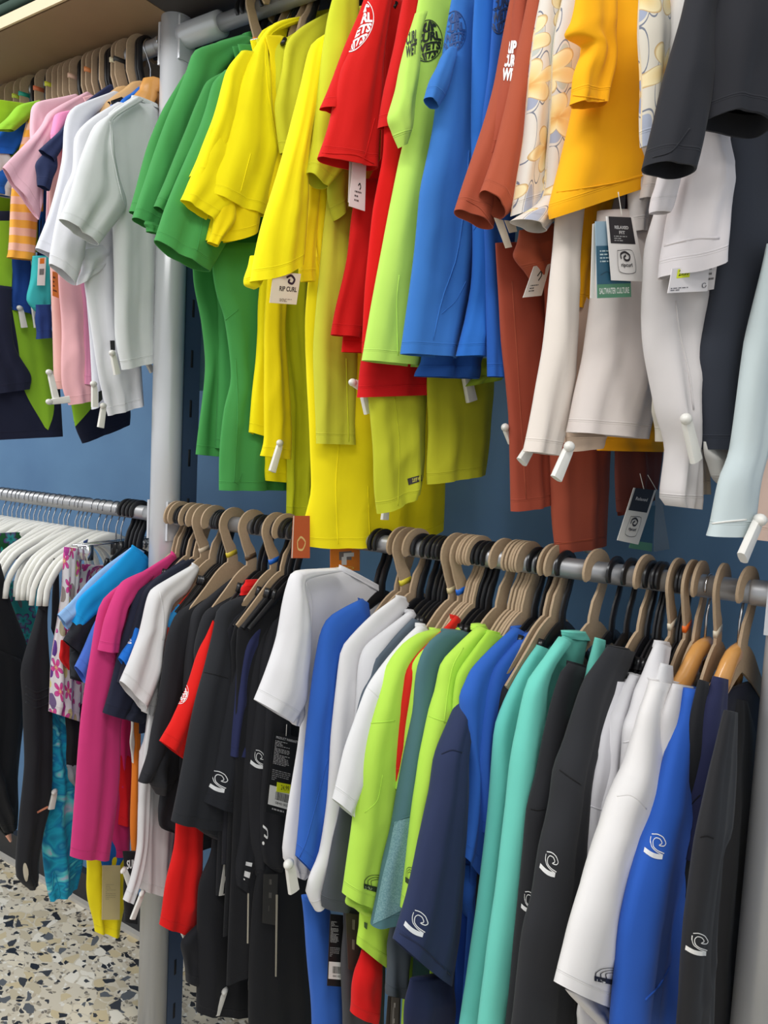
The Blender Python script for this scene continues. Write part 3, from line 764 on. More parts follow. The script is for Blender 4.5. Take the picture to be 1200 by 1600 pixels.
g.sectag((78, 582), (88, 626), d=0.03); g.sectag((78, 628), (108, 624), d=0.034)
g.card('82,424 90,426 92,466 82,462', (226, 120, 46), [(art_lines([(0.2, 0.9, 4)]), (90, 40, 20))], d=0.028)
g = Garment('child_shirt', 'lime and navy child swim shirt, its dark hem lowest under the white shirts', 'shirt', (30, 34, 54), 'U', a=(112, 600), w=-0.03)
g.part('body', '104,600 110,630 118,667 128,693', '196,600 198,620 203,640 203,663', fold=0.6)
g.patch('106,605 113,640 117,667', '150,600 146,632 120,664', (150, 200, 50))
g = Garment('tee_shirt', 'white tee, rearmost of the three white tees on the upper left rail', 'shirt', (232, 234, 242), 'U', h=212, psi=2, hang='lwood', short='rearmost white tee')
g.part('sleeve', '176,142 117,167 103,193 97,250 77,333 57,388', '196,150 150,176 130,205 122,260 108,333 90,408')
g.part('body', '120,170 118,300 133,450 143,583 144,640', '200,170 200,300 200,450 196,583 190,620', fold=1.0)
g = Garment('tee_shirt', 'blue shirt with only its shoulder showing behind the front white tee', 'shirt', (30, 104, 200), 'U', h=232, psi=2)
g.part('sleeve', '222,133 200,148 186,162', '234,143 216,160 200,175')
g.auto(0.3, 0.10, neck=-0.12)
g = Garment('tee_shirt', 'white tee with long open sleeve, middle of the three white tees', 'shirt', (236, 237, 242), 'U', h=236, psi=2, hang='lwood', short='middle white tee')
g.part('sleeve', '184,160 140,187 117,213 113,267 100,300 78,397 77,412', '206,168 166,196 150,225 146,280 138,320 130,400 118,446', t=0.016)
g.part('sleeve', '128,390 126,420 120,446', '172,380 170,402 160,418', d=0.006)
g.part('body', '138,205 134,300 130,430 147,550 157,600 170,650', '220,200 220,300 220,430 220,567 223,633', fold=1.4)
g.card('172,532 179,532 180,547 173,547', (30, 30, 30), d=0.02, name='label_tab'); g.card('154,612 159,610 160,624 154,630', (30, 30, 30), d=0.02, name='label_tab')
g.sectag((147, 600), (148, 636), d=0.026); g.sectag((162, 634), (157, 668), d=0.03)
g = Garment('tee_shirt', 'large plain white tee nearest the grey post on the upper left rail', 'shirt', (232, 235, 236), 'U', h=256, psi=-2, hang='wood', short='large white tee beside the post', half=0.115)
g.part('body', '203,153 166,182 170,260 177,360 180,517 192,578', '246,168 252,200 251,260 249,350 248,500 247,563', fold=1.0, t=0.02)
g.part('sleeve', '212,151 167,180 147,197 130,240 110,300 92,342', '222,158 176,190 174,230 184,280 195,325 153,384', t=0.018, d=0.022)
g.collar('206,149 203,156', '246,165 248,172', t=0.017)
g.seam('172,190 174,230 184,280 194,322')
g.sectag((176, 552), (183, 585), d=0.03); g.sectag((231, 568), (238, 580), d=-0.01)
g = Garment('tee_shirt', 'pale blue grey shirt hanging behind the post against the blue wall', 'shirt', (150, 176, 194), 'U', a=(262, 520), w=-0.02)
g.part('body', '262,400 262,480 261,560 261,612', '330,400 330,480 330,560 330,610', fold=0.4, t=0.008)
# hook cluster of the upper left rail
seq = [(7, 'card'), (20, 'card'), (30, 'card'), (44, 'card'), (55, 'card'), (66, 'black'), (78, 'card'), (88, 'black'), (96, 'card'), (105, 'card'), (114, 'card'), (122, 'card'), (132, 'card'), (140, 'black'), (157, 'card'), (172, 'black'), (177, 'black'), (182, 'black'), (197, 'card'), (204, 'card'), (222, 'card'), (229, 'black')]
stk = {7: (196, 214, 60), 20: (50, 180, 160), 44: (200, 214, 70), 55: (40, 170, 150), 66: None, 78: (226, 120, 80), 96: (216, 218, 60), 132: (236, 196, 170), 157: (238, 150, 90), 197: (236, 226, 190), 204: (60, 60, 60)}
for x, k in seq:
    st = stk.get(x)
    nm = {(196, 214, 60): 'yellow green', (50, 180, 160): 'teal', (200, 214, 70): 'lime', (40, 170, 150): 'dark teal', (226, 120, 80): 'salmon', (216, 218, 60): 'pale yellow', (236, 196, 170): 'peach', (238, 150, 90): 'orange', (236, 226, 190): 'cream', (60, 60, 60): 'dark grey'}.get(st)
    if nm: lb, gr = 'tan cardboard hanger with a %s sticker on the upper left rail' % nm, 'tan hangers with stickers on the upper left rail'
    elif k == 'card': lb, gr = 'tan cardboard hanger without sticker packed on the upper left rail', 'plain tan hangers on the upper left rail'
    else: lb, gr = 'black plastic hanger packed between tan hangers on the upper left rail', 'black hangers on the upper left rail'
    hanger(k, 'U', x, lb, sticker=st, group=gr, psi=5 + (x * 7 % 9), half=0.13)

# ------------------------------------------------------------------ upper right rail
g = Garment('swim_shirt', 'green short-sleeved shirt, farthest of the four green ones', 'shirt', GREEN, 'U', a=(290, 118), short='farthest green shirt')
g.part('sleeve', '288,116 255,167 236,215 220,267 201,330', '330,112 310,167 290,215 270,275 240,350')
g.part('body', '300,380 304,440 315,500 320,567 316,633 307,710', '345,380 345,440 350,500 350,567 348,633 345,714', fold=1.3)
g = Garment('swim_shirt', 'green shirt with full chest showing, its cuff over the first green one', 'shirt', (68, 150, 78), 'U', h=392, psi=6, hang='black', short='green shirt with full chest')
g.part('sleeve', '378,57 328,70 303,80 290,112 260,187 232,270 207,340', '400,62 350,110 336,140 318,190 290,270 246,360', t=0.018)
g.part('body', '384,52 330,68 306,95 320,200 336,420 340,500 340,600 337,700', '410,50 420,70 420,100 420,200 420,420 415,500 415,600 405,712', fold=1.2, t=0.018)
g.collar('380,52 378,60', '398,50 404,58', t=0.02)
g = Garment('swim_shirt', 'green shirt with narrow folded shoulder, third of the green ones', 'shirt', (64, 143, 72), 'U', a=(326, 122))
g.part('sleeve', '355,108 323,126 310,155 293,200 268,255 241,323', '380,106 360,150 345,190 320,240 290,290 258,335')
g.part('sleeve', '225,345 230,362', '250,350 246,366', d=-0.01, t=0.008)
g = Garment('swim_shirt', 'green shirt with the widest open cuff, nearest to the yellow shirts', 'shirt', (70, 152, 78), 'U', a=(335, 124), short='green shirt nearest the yellow')
g.part('body', '334,380 333,420 340,460 352,500 360,587 350,640 345,700 343,766', '440,380 455,460 460,500 462,587 462,650 462,700 462,766', fold=1.5, t=0.018)
g.part('sleeve', '352,110 333,130 322,165 310,200 282,270 256,330 240,375', '400,106 400,180 392,240 380,300 362,360 328,425', t=0.022, d=0.02, sag=0.008)
g.seam('352,500 362,492 372,484', on='body'); g.seam('378,740 366,760 372,640 368,560', on='body')
g.seam('318,340 308,392')
# yellow
g = Garment('swim_shirt', 'bright yellow shirt with cuff tucked behind the broad front sleeve, beside the green shirts', 'shirt', YEL, 'U', a=(354, 112), short='rear bright yellow shirt')
g.part('sleeve', '378,80 352,113 333,187 312,240 295,275', '400,82 380,130 368,190 350,240 330,285')
g.part('sleeve', '330,200 310,255 295,285 281,312', '400,200 392,260 380,310 336,350', d=0.02)
g.part('body', '414,380 403,470 402,520 400,567 394,620 388,675', '446,380 440,470 440,520 440,567 440,620 438,692', fold=1.0)
g = Garment('swim_shirt', 'bright yellow shirt with lowest folded cuff under the broad front sleeve', 'shirt', (250, 228, 10), 'U', a=(376, 118))
g.part('sleeve', '380,180 352,230 338,290 333,330 322,376', '400,180 402,230 404,290 406,330 402,362', sag=0.01, d=-0.02)
g.part('sleeve', '340,300 334,345 324,378', '368,300 366,345 340,386', d=-0.006, t=0.008)
g.part('body', '424,380 413,500 414,600 413,683 406,712', '460,380 446,500 450,600 455,683 455,718', fold=1.0, d=0.006)
g.sectag((438, 692), (425, 737), d=0.05)
g = Garment('swim_shirt', 'bright yellow shirt with a broad front sleeve and full chest beside the green shirts', 'shirt', (254, 238, 14), 'U', h=447, psi=10, hang='wire', short='yellow shirt with broad sleeve')
g.part('body', '488,20 420,40 400,70 420,200 424,330 420,420', '540,10 545,30 545,70 545,200 530,330 520,420', fold=0.8, rgb=(236, 226, 14), t=0.018)  # chest tinted darker than the sleeve, its shade put into the colour
g.part('sleeve', '478,24 425,38 388,95 368,140 350,193 328,250 311,298', '500,28 430,50 416,75 418,133 427,195 438,248 412,338', t=0.024, d=0.024, sag=0.006)
g.collar('474,18 470,26', '494,18 500,26', t=0.02)
g.seam('417,56 415,90 419,140 428,196 438,246'); g.seam('392,240 376,300')
g.part('lower_body', '414,700 414,730 415,751', '450,700 450,730 449,754', rgb=YEL, d=0.004, fold=0.4)
g = Garment('swim_shirt', 'olive yellow shirt, first shoulder right of the broad bright yellow sleeve', 'shirt', OLV, 'U', h=462, psi=12)
g.part('sleeve', '496,30 450,56 424,73 422,120 427,180', '516,36 480,90 470,120 465,190')
g.part('body', '430,100 428,200 424,300 430,477 433,533 447,650 447,805', '500,100 500,200 500,300 480,470 483,600 487,733 484,806', fold=1.4, rgb=(204, 210, 34), t=0.016)
g = Garment('swim_shirt', 'olive yellow shirt, second shoulder right of the broad bright yellow sleeve', 'shirt', OLV, 'U', h=482, psi=12, hang='black', short='second olive yellow shirt')
g.part('sleeve', '514,18 470,44 448,68 440,110 430,160 433,200 438,240', '530,26 490,90 480,120 480,250')
g = Garment('swim_shirt', 'bright yellow shirt with long sleeve and turned-up cuff above the kraft tag', 'shirt', YEL, 'U', a=(484, 75), short='yellow shirt above the kraft tag')
g.part('sleeve', '506,54 486,72 473,133 455,200 440,250 425,300 408,360 392,440', '540,60 512,75 500,110 490,170 480,240 478,320 470,412', t=0.022, d=0.03, sag=0.008)
g.part('sleeve', '392,400 384,425 383,446 396,452', '412,400 412,430 408,444', d=0.018, t=0.01)
g.part('body', '486,400 478,500 478,600 483,690 487,767 474,826 483,854', '690,440 694,560 698,640 696,690 694,760 693,800 692,828', fold=1.3, t=0.02, rgb=(252, 232, 20), psi=26, sag=0.014)
g.seam('530,690 525,760 528,850', on='body'); g.seam('575,760 578,840', on='body')
g.card('427,424 470,428 463,476 421,473', (232, 222, 196), [(Art().text('RIP CURL', 0.30, 0.44, 0.94, 0.60, 0.03), (60, 48, 40)), (Art().stroke([(0.5, 0.16), (0.66, 0.08), (0.8, 0.2), (0.74, 0.34), (0.6, 0.3), (0.62, 0.2)], 0.07), (50, 34, 50)), (art_lines([(0.84, 0.95, 3)], 0.35, 0.9), (110, 96, 80))], d=0.05, string='452,400 446,426', label='kraft card hang tag with dark lettering')
g = Garment('swim_shirt', 'bright yellow shirt with narrow crumpled cuffs left of the red shirts', 'shirt', (250, 224, 14), 'U', a=(486, 320), w=0.12)
g.part('sleeve', '482,200 480,280 480,330 466,420 470,440', '505,200 500,280 496,330 492,400 492,440', d=0.02, t=0.01)
g.part('sleeve', '500,260 497,320 496,390 502,440 515,460', '524,280 518,300 514,330 520,400 523,446', d=0.024, t=0.010)
g.part('body', '500,330 490,420 478,533 480,600', '530,330 520,420 510,533 510,600', d=0.0)
g = Garment('swim_shirt', 'olive lime shirt with pointed cuff left of the red logo shirt', 'shirt', (208, 214, 44), 'U', a=(510, 40), short='olive lime shirt with pointed cuff')
g.part('body', '516,280 500,400 491,533 492,620 493,693', '560,280 556,420 557,547 556,620 555,695', fold=1.2, rgb=(206, 206, 60))
g.part('sleeve', '524,-20 511,30 500,133 490,200 480,270', '560,-20 560,60 550,133 548,200 545,250 508,295', t=0.02, d=0.02, sag=0.004)
g.part('sleeve', '510,240 512,300 521,345', '550,235 549,290 546,320', d=0.012, rgb=(190, 196, 50))
g.sectag((522, 682), (521, 712), d=-0.02, w=0.010)
g.seam('541,560 545,690', on='body')
g = Garment('swim_shirt', 'olive shirt strip with stitched hem right of the pointed-cuff shirt, under the red ones', 'shirt', (196, 200, 50), 'U', a=(555, 600), w=0.05, short='narrow olive shirt')
g.part('body', '549,535 553,570 558,680 558,740', '604,535 600,570 596,680 594,741', fold=1.0)
g.sectag((576, 728), (577, 750), d=-0.02)
g = Garment('swim_shirt', 'olive shirt with dark side label under the red shirts', 'shirt', (192, 196, 44), 'U', a=(578, 640), short='olive shirt with side label')
g.part('body', '572,560 577,620 580,680 586,750 591,803', '664,560 665,620 664,700 655,772', fold=1.6, rgb=(192, 196, 46), t=0.016)
g.print(Art().rect(0, 0, 1, 1), '636,748 662,741 663,750 638,758', (44, 36, 40), name='side_label'); g.print(Art().text('SURF WASH', 0.28, 0.2, 0.96, 0.8, 0.03), '636,748 662,741 663,750 638,758', (206, 200, 80))
g.sectag((603, 788), (601, 812), d=-0.024)
g.seam('617,620 624,700 622,790')
g = Garment('swim_shirt', 'olive shirt hem toned dark for shade, farthest right of the yellow hems', 'shirt', (186, 186, 40), 'U', a=(668, 640), w=0.05, psi=20, short='shaded olive shirt')  # shade under the upper shirts is put into this darker olive
g.part('body', '668,560 668,640 668,700 668,757', '772,560 770,620 766,680 757,742', fold=1.0)
# red
g = Garment('surf_shirt', 'red shirt with its short cuff behind the white-logo red sleeve', 'shirt', RED, 'U', a=(552, 50), short='rear red shirt')
g.part('sleeve', '574,-20 560,20 545,60 533,90 516,130 500,169', '600,-20 590,40 575,90 555,130 535,176')
g.part('body', '562,280 552,330 542,400 528,470 518,523', '590,280 590,330 590,400 575,470 560,528', rgb=(206, 20, 18))
g = Garment('surf_shirt', 'red shirt with white round logo on its broad sleeve', 'shirt', RED, 'U', a=(548, 60), short='red shirt with white logo')
g.part('body', '600,240 580,275 560,330 548,440 534,550', '680,240 680,330 660,440 640,555', rgb=(216, 16, 16))
g.part('sleeve', '592,-40 560,40 548,75 534,110 517,187 496,245', '630,-40 612,-5 600,60 593,120 590,200 587,266', t=0.022, d=0.03, sag=0.004)
g.print(A_ROUND, '548,-6 588,2 580,66 528,94', WH)
g.seam('586,185 570,245'); g.seam('496,238 520,240 556,242 584,256', r=0.0011)
g.card('551,252 572,256 570,330 545,322', (238, 230, 228), [(art_lines([(0.62, 0.9, 3)], 0.3, 0.9), (90, 80, 80)), (Art().stroke([(0.5, 0.5), (0.6, 0.45), (0.68, 0.52), (0.6, 0.58)], 0.04), (50, 40, 40))], d=0.034, label='white card half tucked under the sleeve')
g.card('546,250 552,252 548,318 544,316', (230, 222, 220), d=0.028)
g = Garment('surf_shirt', 'red shirt with dark folded hems hanging below the lime shirt', 'shirt', (210, 22, 20), 'U', a=(604, 100), short='red shirt with folded hems')
g.part('sleeve', '640,-40 622,40 600,150 592,190 590,200', '660,-40 655,60 645,130 640,200', d=0.01)
g.part('body', '585,440 570,540 565,570 560,600 556,621', '700,440 700,540 698,570 696,600 692,617', rgb=(206, 14, 20), t=0.02, fold=1.5)
g.part('body', '640,-20 605,150 600,240 582,330 570,440 566,552', '700,-20 680,240 670,330 660,440 650,552', rgb=(222, 16, 14), d=0.012)
g.sectag((567, 606), (577, 645), d=-0.022, w=0.011); g.sectag((552, 598), (564, 604), d=-0.02)
# lime
g = Garment('surf_shirt', 'lime green shirt with black round logo on the upper right rail', 'shirt', LIME, 'U', a=(640, 60), short='lime shirt with black logo')
g.part('body', '662,-40 645,60 637,187 622,260 597,393 580,480 565,563', '730,-40 720,60 715,187 700,300 690,440 680,520 660,574', fold=0.7, t=0.018)
g.part('sleeve', '648,20 638,60 622,130 606,182 614,205 624,232', '668,20 655,60 650,130 645,185 634,225', t=0.016, d=0.02, sag=0.0)
g.print(A_ROUND, '650,30 690,32 692,94 642,100', (38, 44, 34), on='body'); g.print(Art().text('CURL', 0, 0, 1, 0.5, 0.04).text('WET', 0, 0.52, 1, 1, 0.04), '636,52 652,46 650,84 634,92', (38, 44, 34), on='sleeve')
g.seam('624,430 620,470 622,555', on='body')
g = Garment('surf_shirt', 'lime green hem peeking below the blue shirts', 'shirt', (176, 206, 60), 'U', a=(724, 580), w=0.02, psi=24)
g.part('body', '752,560 740,590 727,604', '790,560 788,580 783,594', t=0.01)
g.sectag((728, 584), (737, 627), d=-0.016, w=0.012)
# blue
g = Garment('surf_shirt', 'blue shirt with dark round logo and pointed cuff, front of the blue ones', 'shirt', BLU, 'U', a=(688, 70), short='front blue shirt')
g.part('body', '712,-40 695,60 680,190 668,250 657,300 647,397 627,553', '770,-40 760,60 750,190 745,300 735,440 710,560', fold=0.8, t=0.02)
g.part('sleeve', '704,74 690,88 680,110 672,130 663,153', '712,76 710,92 706,110 700,130 684,170', t=0.014, d=0.02)
g.print(A_ROUND, '694,16 728,18 728,80 688,84', (34, 70, 130), on='body')
g.seam('733,235 728,300 714,400 690,470 672,555', on='body', r=0.0013); g.seam('690,490 712,470 728,440', on='body', r=0.0007)
g = Garment('surf_shirt', 'blue shirt directly right of the front blue one', 'shirt', (40, 108, 196), 'U', a=(738, 30), short='second blue shirt')
g.part('body', '745,-40 738,60 738,190 742,300 740,440 714,556', '810,-40 800,60 790,190 780,300 776,440 766,557', fold=1.0, t=0.018)
g.seam('780,70 752,220', on='body'); g.seam('768,330 750,345 740,360', on='body')
g = Garment('surf_shirt', 'blue shirt hem folded low beneath the two front blue shirts', 'shirt', (36, 88, 170), 'U', a=(655, 575), w=0.12, psi=24)
g.part('body', '664,530 657,562 650,588', '760,530 752,562 744,592', t=0.018, fold=1.6)
g = Garment('surf_shirt', 'blue shirt with dark letters near its neck behind the rust shirts', 'shirt', (36, 92, 180), 'U', a=(765, 100), short='blue shirt with dark letters')
g.part('body', '775,-40 765,100 752,210 760,400 762,588', '830,-40 825,100 815,210 800,400 790,590', fold=0.7)
g.print(A_ROUND, '770,-30 800,-30 798,46 764,60', (26, 46, 84), on='body')
# rust
g = Garment('surf_shirt', 'rust brown shirt, its cuff farthest left of the rust ones', 'shirt', RUST, 'U', a=(790, 60), short='rust shirt with leftmost cuff')
g.part('body', '775,380 778,450 783,530 797,647 798,799', '870,380 880,450 885,530 870,647 860,786', fold=1.0, rgb=(158, 70, 50), t=0.018)
g.part('sleeve', '806,-40 790,50 773,133 745,230 713,328', '840,-40 830,60 815,133 790,230 767,358', t=0.018, d=0.02)
g.seam('728,312 750,325 766,345', on='sleeve'); g.seam('800,440 808,560 822,780', on='body')
g = Garment('surf_shirt', 'rust brown shirt with white letters on a folded narrow sleeve', 'shirt', (162, 74, 52), 'U', a=(800, 50), short='rust shirt with white letters')
g.part('sleeve', '812,-40 796,60 782,130 768,200 757,240', '840,-40 822,60 806,130 790,200 774,246', t=0.014, d=0.02)
g.print(Art().text('RIP', 0, 0, 1, 0.32, 0.05).text('CUR', 0, 0.34, 1, 0.66, 0.05).text('WE', 0, 0.68, 1, 1, 0.05), '793,64 808,64 802,128 784,126', WH)
g.sectag((790, 668), (800, 690), d=-0.02)
g = Garment('surf_shirt', 'rust brown shirt with pointed cuff beside the floral shirts', 'shirt', (170, 82, 56), 'U', a=(815, 70), short='rust shirt beside the floral')
g.part('body', '845,350 850,450 858,600 860,704 862,802 869,864', '960,350 960,450 958,600 951,708 948,780 944,851', fold=0.8, rgb=(172, 82, 60), t=0.018)
g.part('sleeve', '830,-40 815,60 803,117 785,190 770,250 755,298', '870,-40 850,60 832,130 820,183 815,240 800,322 782,342', t=0.018, d=0.024)
g.part('sleeve', '812,360 806,385 805,402 830,436', '870,350 868,380 862,405 850,425', d=0.014, t=0.014)
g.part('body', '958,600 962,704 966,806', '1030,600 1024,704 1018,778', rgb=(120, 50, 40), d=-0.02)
g.card('834,416 860,412 846,462 817,465', (232, 228, 222), [(Art().stroke([(0.42, 0.35), (0.56, 0.2), (0.66, 0.34), (0.56, 0.5)], 0.06), (40, 40, 40)), (art_lines([(0.62, 0.88, 3)], 0.2, 0.8), (90, 90, 90))], d=0.03, label='white card with small dark logo')
g.card('772,340 786,344 800,386 790,388', (214, 200, 180), d=0.02); g.card('788,344 804,346 808,362 796,364', (220, 208, 190), d=0.022)
g.sectag((918, 856), (936, 864), d=-0.004, w=0.011); g.seam('869,850 900,846 944,840', on='body', r=0.001)
# floral
g = Garment('floral_shirt', 'cream floral shirt with yellow hibiscus print, left of the orange shirt', 'shirt', (232, 226, 216), 'U', a=(838, 60), kind='hibiscus', short='left floral shirt')
g.part('sleeve', '850,-40 836,60 826,140 817,217 808,280 801,338', '884,-40 872,20 866,130 857,217 850,280 843,322', t=0.018, d=0.024)
g.part('body', '856,-40 850,140 842,260 815,340', '910,-40 915,140 912,260 880,345', t=0.014)
g = Garment('floral_shirt', 'cream floral shirt with grey leaves tucked under the orange sleeve', 'shirt', (226, 218, 210), 'U', a=(870, 60), kind='hibiscus', short='middle floral shirt')
g.part('sleeve', '886,-40 868,60 862,160 856,240 848,310 800,345', '920,-40 918,60 912,160 900,240 890,300 847,363', t=0.018, d=0.02)
# cream bodies
g = Garment('surf_shirt', 'cream white long sleeve hanging left of the orange cuff', 'shirt', CREAM, 'U', a=(862, 420), w=0.16, short='cream long sleeve')
g.part('sleeve', '870,320 862,420 852,540 834,630 818,705', '912,320 902,420 896,540 890,640 872,712', t=0.018, d=0.016)
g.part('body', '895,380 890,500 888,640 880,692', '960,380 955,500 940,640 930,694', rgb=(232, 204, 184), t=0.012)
g.sectag((828, 700), (815, 722), d=0.0, w=0.010)
# orange
g = Garment('surf_shirt', 'orange yellow shirt with broad open cuff on the upper right rail', 'shirt', ORG, 'U', a=(905, 100), short='orange shirt')
g.part('body', '935,300 913,320 900,370 893,400 887,430 883,481', '960,300 955,320 945,370 940,400 930,430 922,484', t=0.014, d=-0.006, fold=1.2)
g.part('lower_body', '930,640 932,670 936,704', '1060,640 1055,670 1046,706', t=0.02, fold=1.8, d=-0.014, rgb=(250, 172, 20))
g.part('sleeve', '930,-60 912,100 900,167 883,233 862,320 864,342', '1040,-60 1022,60 1020,130 1018,210 1013,290', t=0.036, d=0.03, sag=0.0, k=1.2)
g.part('inner_sleeve', '905,-30 892,30 883,56 912,75 896,120 889,163', '965,-30 962,30 957,80 952,117 948,140 943,167', t=0.016, d=0.062, fold=1.4)
g.seam('870,300 900,296 960,286 1013,272', on='sleeve', r=0.0012); g.seam('891,148 920,152 945,156', on='inner_sleeve', r=0.001)
g = Garment('floral_shirt', 'cream floral shirt strip right of the orange shirt', 'shirt', (230, 222, 208), 'U', a=(1012, 60), w=0.2, kind='hibiscus', short='right floral shirt')
g.part('sleeve', '1000,-40 1000,60 1002,120 1005,230', '1044,-40 1040,60 1036,120 1022,226', t=0.014, d=0.01)
# white / grey cluster
g = Garment('surf_shirt', 'off-white shirt with two hang tags under the orange sleeve', 'shirt', (234, 224, 218), 'U', a=(918, 480), w=0.15, short='off-white shirt with two tags')
g.part('body', '935,330 923,466 913,557 898,620 885,675', '1030,330 1030,440 1028,520 1024,600 1011,686', t=0.024, fold=1.0, psi=30)
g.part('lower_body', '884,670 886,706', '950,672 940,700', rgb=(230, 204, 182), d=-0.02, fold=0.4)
g.sectag((890, 698), (869, 748), d=0.05, w=0.0095)
SALT = [(Art().rect(0, 0.82, 1, 1, 4, 1), (86, 140, 110)), (Art().rect(0.0, 0.32, 1, 0.82, 4, 4), (44, 92, 116)), (Art().text('SALTWATER CULTURE', 0.06, 0.87, 0.94, 0.95, 0.02), (226, 232, 226)), (art_lines([(0.38, 0.56, 4)], 0.1, 0.6), (190, 210, 214)), (Art().stroke([(0.1, 0.7), (0.3, 0.66), (0.5, 0.72), (0.7, 0.66), (0.95, 0.7)], 0.012), (30, 66, 86))]
CURL = Art().stroke([(0.36, 0.66), (0.36, 0.585), (0.50, 0.55), (0.64, 0.6), (0.60, 0.67), (0.50, 0.68), (0.44, 0.64), (0.52, 0.60)], 0.035).text('ripcurl', 0.34, 0.72, 0.68, 0.80, 0.02)
FRAME = Art().stroke([(0.26, 0.53), (0.74, 0.53), (0.74, 0.86), (0.26, 0.86)], 0.01, True, 60)
FITC = [(Art().rect(0.08, 0.0, 0.9, 0.42, 4, 4), (34, 32, 36)), (Art().text('RELAXED', 0.26, 0.14, 0.74, 0.19, 0.02).text('FIT', 0.4, 0.22, 0.6, 0.27, 0.02), (220, 220, 220)), (art_lines([(0.30, 0.40, 3)], 0.2, 0.8), (180, 180, 180)), (CURL, (44, 40, 44)), (FRAME, (70, 66, 70))]
g.card('930,346 982,345 986,464 933,466', (150, 178, 196), SALT, d=0.055, label='blue and green hang tag behind the white card')
g.card('947,338 990,340 1008,440 955,438', (240, 237, 234), FITC, d=0.06, string='966,300 972,338', label='white hang tag with a black panel and a framed logo')
g.card('926,350 932,348 928,466 922,466', (226, 222, 214), d=0.05)
g = Garment('surf_shirt', 'light grey tee with crumpled small cuffs right of the orange cuff', 'shirt', (226, 220, 218), 'U', a=(990, 300), w=0.11, short='light grey tee with small cuffs')
g.part('sleeve', '988,160 984,280 984,330 985,362', '1018,160 1018,280 1012,330 1008,362', t=0.012, d=0.0)
g.part('sleeve', '1016,200 1008,270 1002,310', '1040,200 1034,280 1024,312', t=0.01, d=0.02)
g = Garment('surf_shirt', 'white grey long-sleeved shirt, its tapered sleeve ending in a narrow cuff', 'shirt', (222, 217, 217), 'U', a=(1012, 440), w=0.17, short='grey white long-sleeved shirt')
g.part('body', '1030,300 1010,380 1009,435 1007,500 1010,557 1025,645 1042,700 1037,775 1046,790', '1100,300 1100,420 1096,500 1092,560 1088,640 1086,720 1084,795', t=0.024, fold=1.6, psi=32)
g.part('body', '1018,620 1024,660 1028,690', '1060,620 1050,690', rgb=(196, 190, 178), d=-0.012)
g.seam('1056,470 1062,520 1076,580 1084,640', on='body', r=0.0012)
g.sectag((1072, 655), (1088, 720), d=0.05, w=0.010)
g = Garment('surf_shirt', 'white tee with thick round cuff above the price sticker tag', 'shirt', (232, 226, 228), 'U', a=(1055, 60), w=0.17, short='white tee with thick cuff')
g.part('body', '1060,-60 1040,60 1042,180 1060,300', '1120,-60 1115,60 1110,180 1110,300', t=0.02, fold=0.5, rgb=(236, 232, 228))
g.part('sleeve', '1086,190 1070,250 1056,310 1044,365 1034,405 1031,432', '1130,190 1136,250 1132,310 1126,360 1124,385 1124,404', sag=0.008, t=0.03, d=0.03, fold=1.6, psi=34)
g.part('sleeve', '1040,250 1030,285 1021,308 1020,332', '1064,245 1056,285 1050,312 1040,334', t=0.012, d=0.034)
g.seam('1038,384 1060,378 1090,372 1124,372', on='sleeve', r=0.0014)
g.card('1050,420 1108,412 1105,455 1043,458', (232, 226, 226), [(Art().rect(0.16, 0.06, 0.5, 0.42, 2, 2), (226, 236, 40)), (Art().text('29.99', 0.2, 0.1, 0.47, 0.34, 0.02), (40, 40, 20)), (art_lines([(0.8, 0.96, 2)], 0.05, 0.7), (90, 86, 90)), (Art().stroke([(0.90 + 0.05 * math.cos(a_), 0.78 + 0.09 * math.sin(a_)) for a_ in [i * 0.8 for i in range(8)]], 0.016), (70, 66, 70))], d=0.05, label='white price card with yellow 29.99 sticker')
g.card('1106,400 1122,398 1115,452 1100,454', (214, 208, 208), [(art_lines([(0.2, 0.8, 4)], 0.3, 0.9), (110, 106, 106))], d=0.04)
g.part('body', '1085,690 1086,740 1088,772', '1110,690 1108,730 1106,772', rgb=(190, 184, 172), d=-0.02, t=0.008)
g.card('1102,258 1164,243 1158,280 1112,288', (224, 218, 210), [(art_lines([(0.3, 0.8, 3)], 0.5, 0.9), (90, 90, 90))], d=0.01)
# black
g = Garment('surf_shirt', 'black tee with two wide open cuffs at the right end of the upper rail', 'shirt', BLK, 'U', a=(1075, 20), w=0.2, short='black tee with wide cuffs')
g.part('body', '1150,180 1135,300 1125,400 1105,505 1095,557 1098,640 1100,702', '1220,180 1220,300 1215,400 1190,505 1175,600 1160,701', t=0.026, psi=24, fold=0.8, rgb=(48, 52, 62))
g.part('sleeve', '1095,-80 1072,20 1040,133 1025,200 1013,258', '1140,-80 1108,20 1100,100 1092,170 1066,277', t=0.026, d=0.05, fold=0.7)
g.part('sleeve', '1130,-80 1106,20 1094,100 1084,196', '1240,-80 1215,20 1200,120 1186,214', t=0.036, d=0.06, fold=0.7, psi=36, sag=-0.01)
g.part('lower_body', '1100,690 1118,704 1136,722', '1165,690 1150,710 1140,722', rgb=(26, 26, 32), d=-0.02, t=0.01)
g.seam('1020,246 1050,236 1078,200', on='sleeve')
g = Garment('surf_shirt', 'white shirt tip with pointed hem left of the grey blue sleeve', 'shirt', (214, 212, 208), 'U', a=(1104, 715), w=0.1)
g.part('body', '1100,690 1103,715 1112,742 1128,761', '1140,700 1138,722 1136,740 1134,757', t=0.01)
g = Garment('surf_shirt', 'grey blue long sleeve with white stitched cuff at the right edge', 'shirt', (188, 200, 202), 'U', a=(1150, 640), w=0.14, psi=14, short='grey blue sleeve')
g.part('sleeve', '1200,380 1175,520 1150,700 1130,750 1116,820 1111,838', '1236,380 1214,520 1186,700 1176,760 1168,830', t=0.02, d=0.01, fold=0.8)
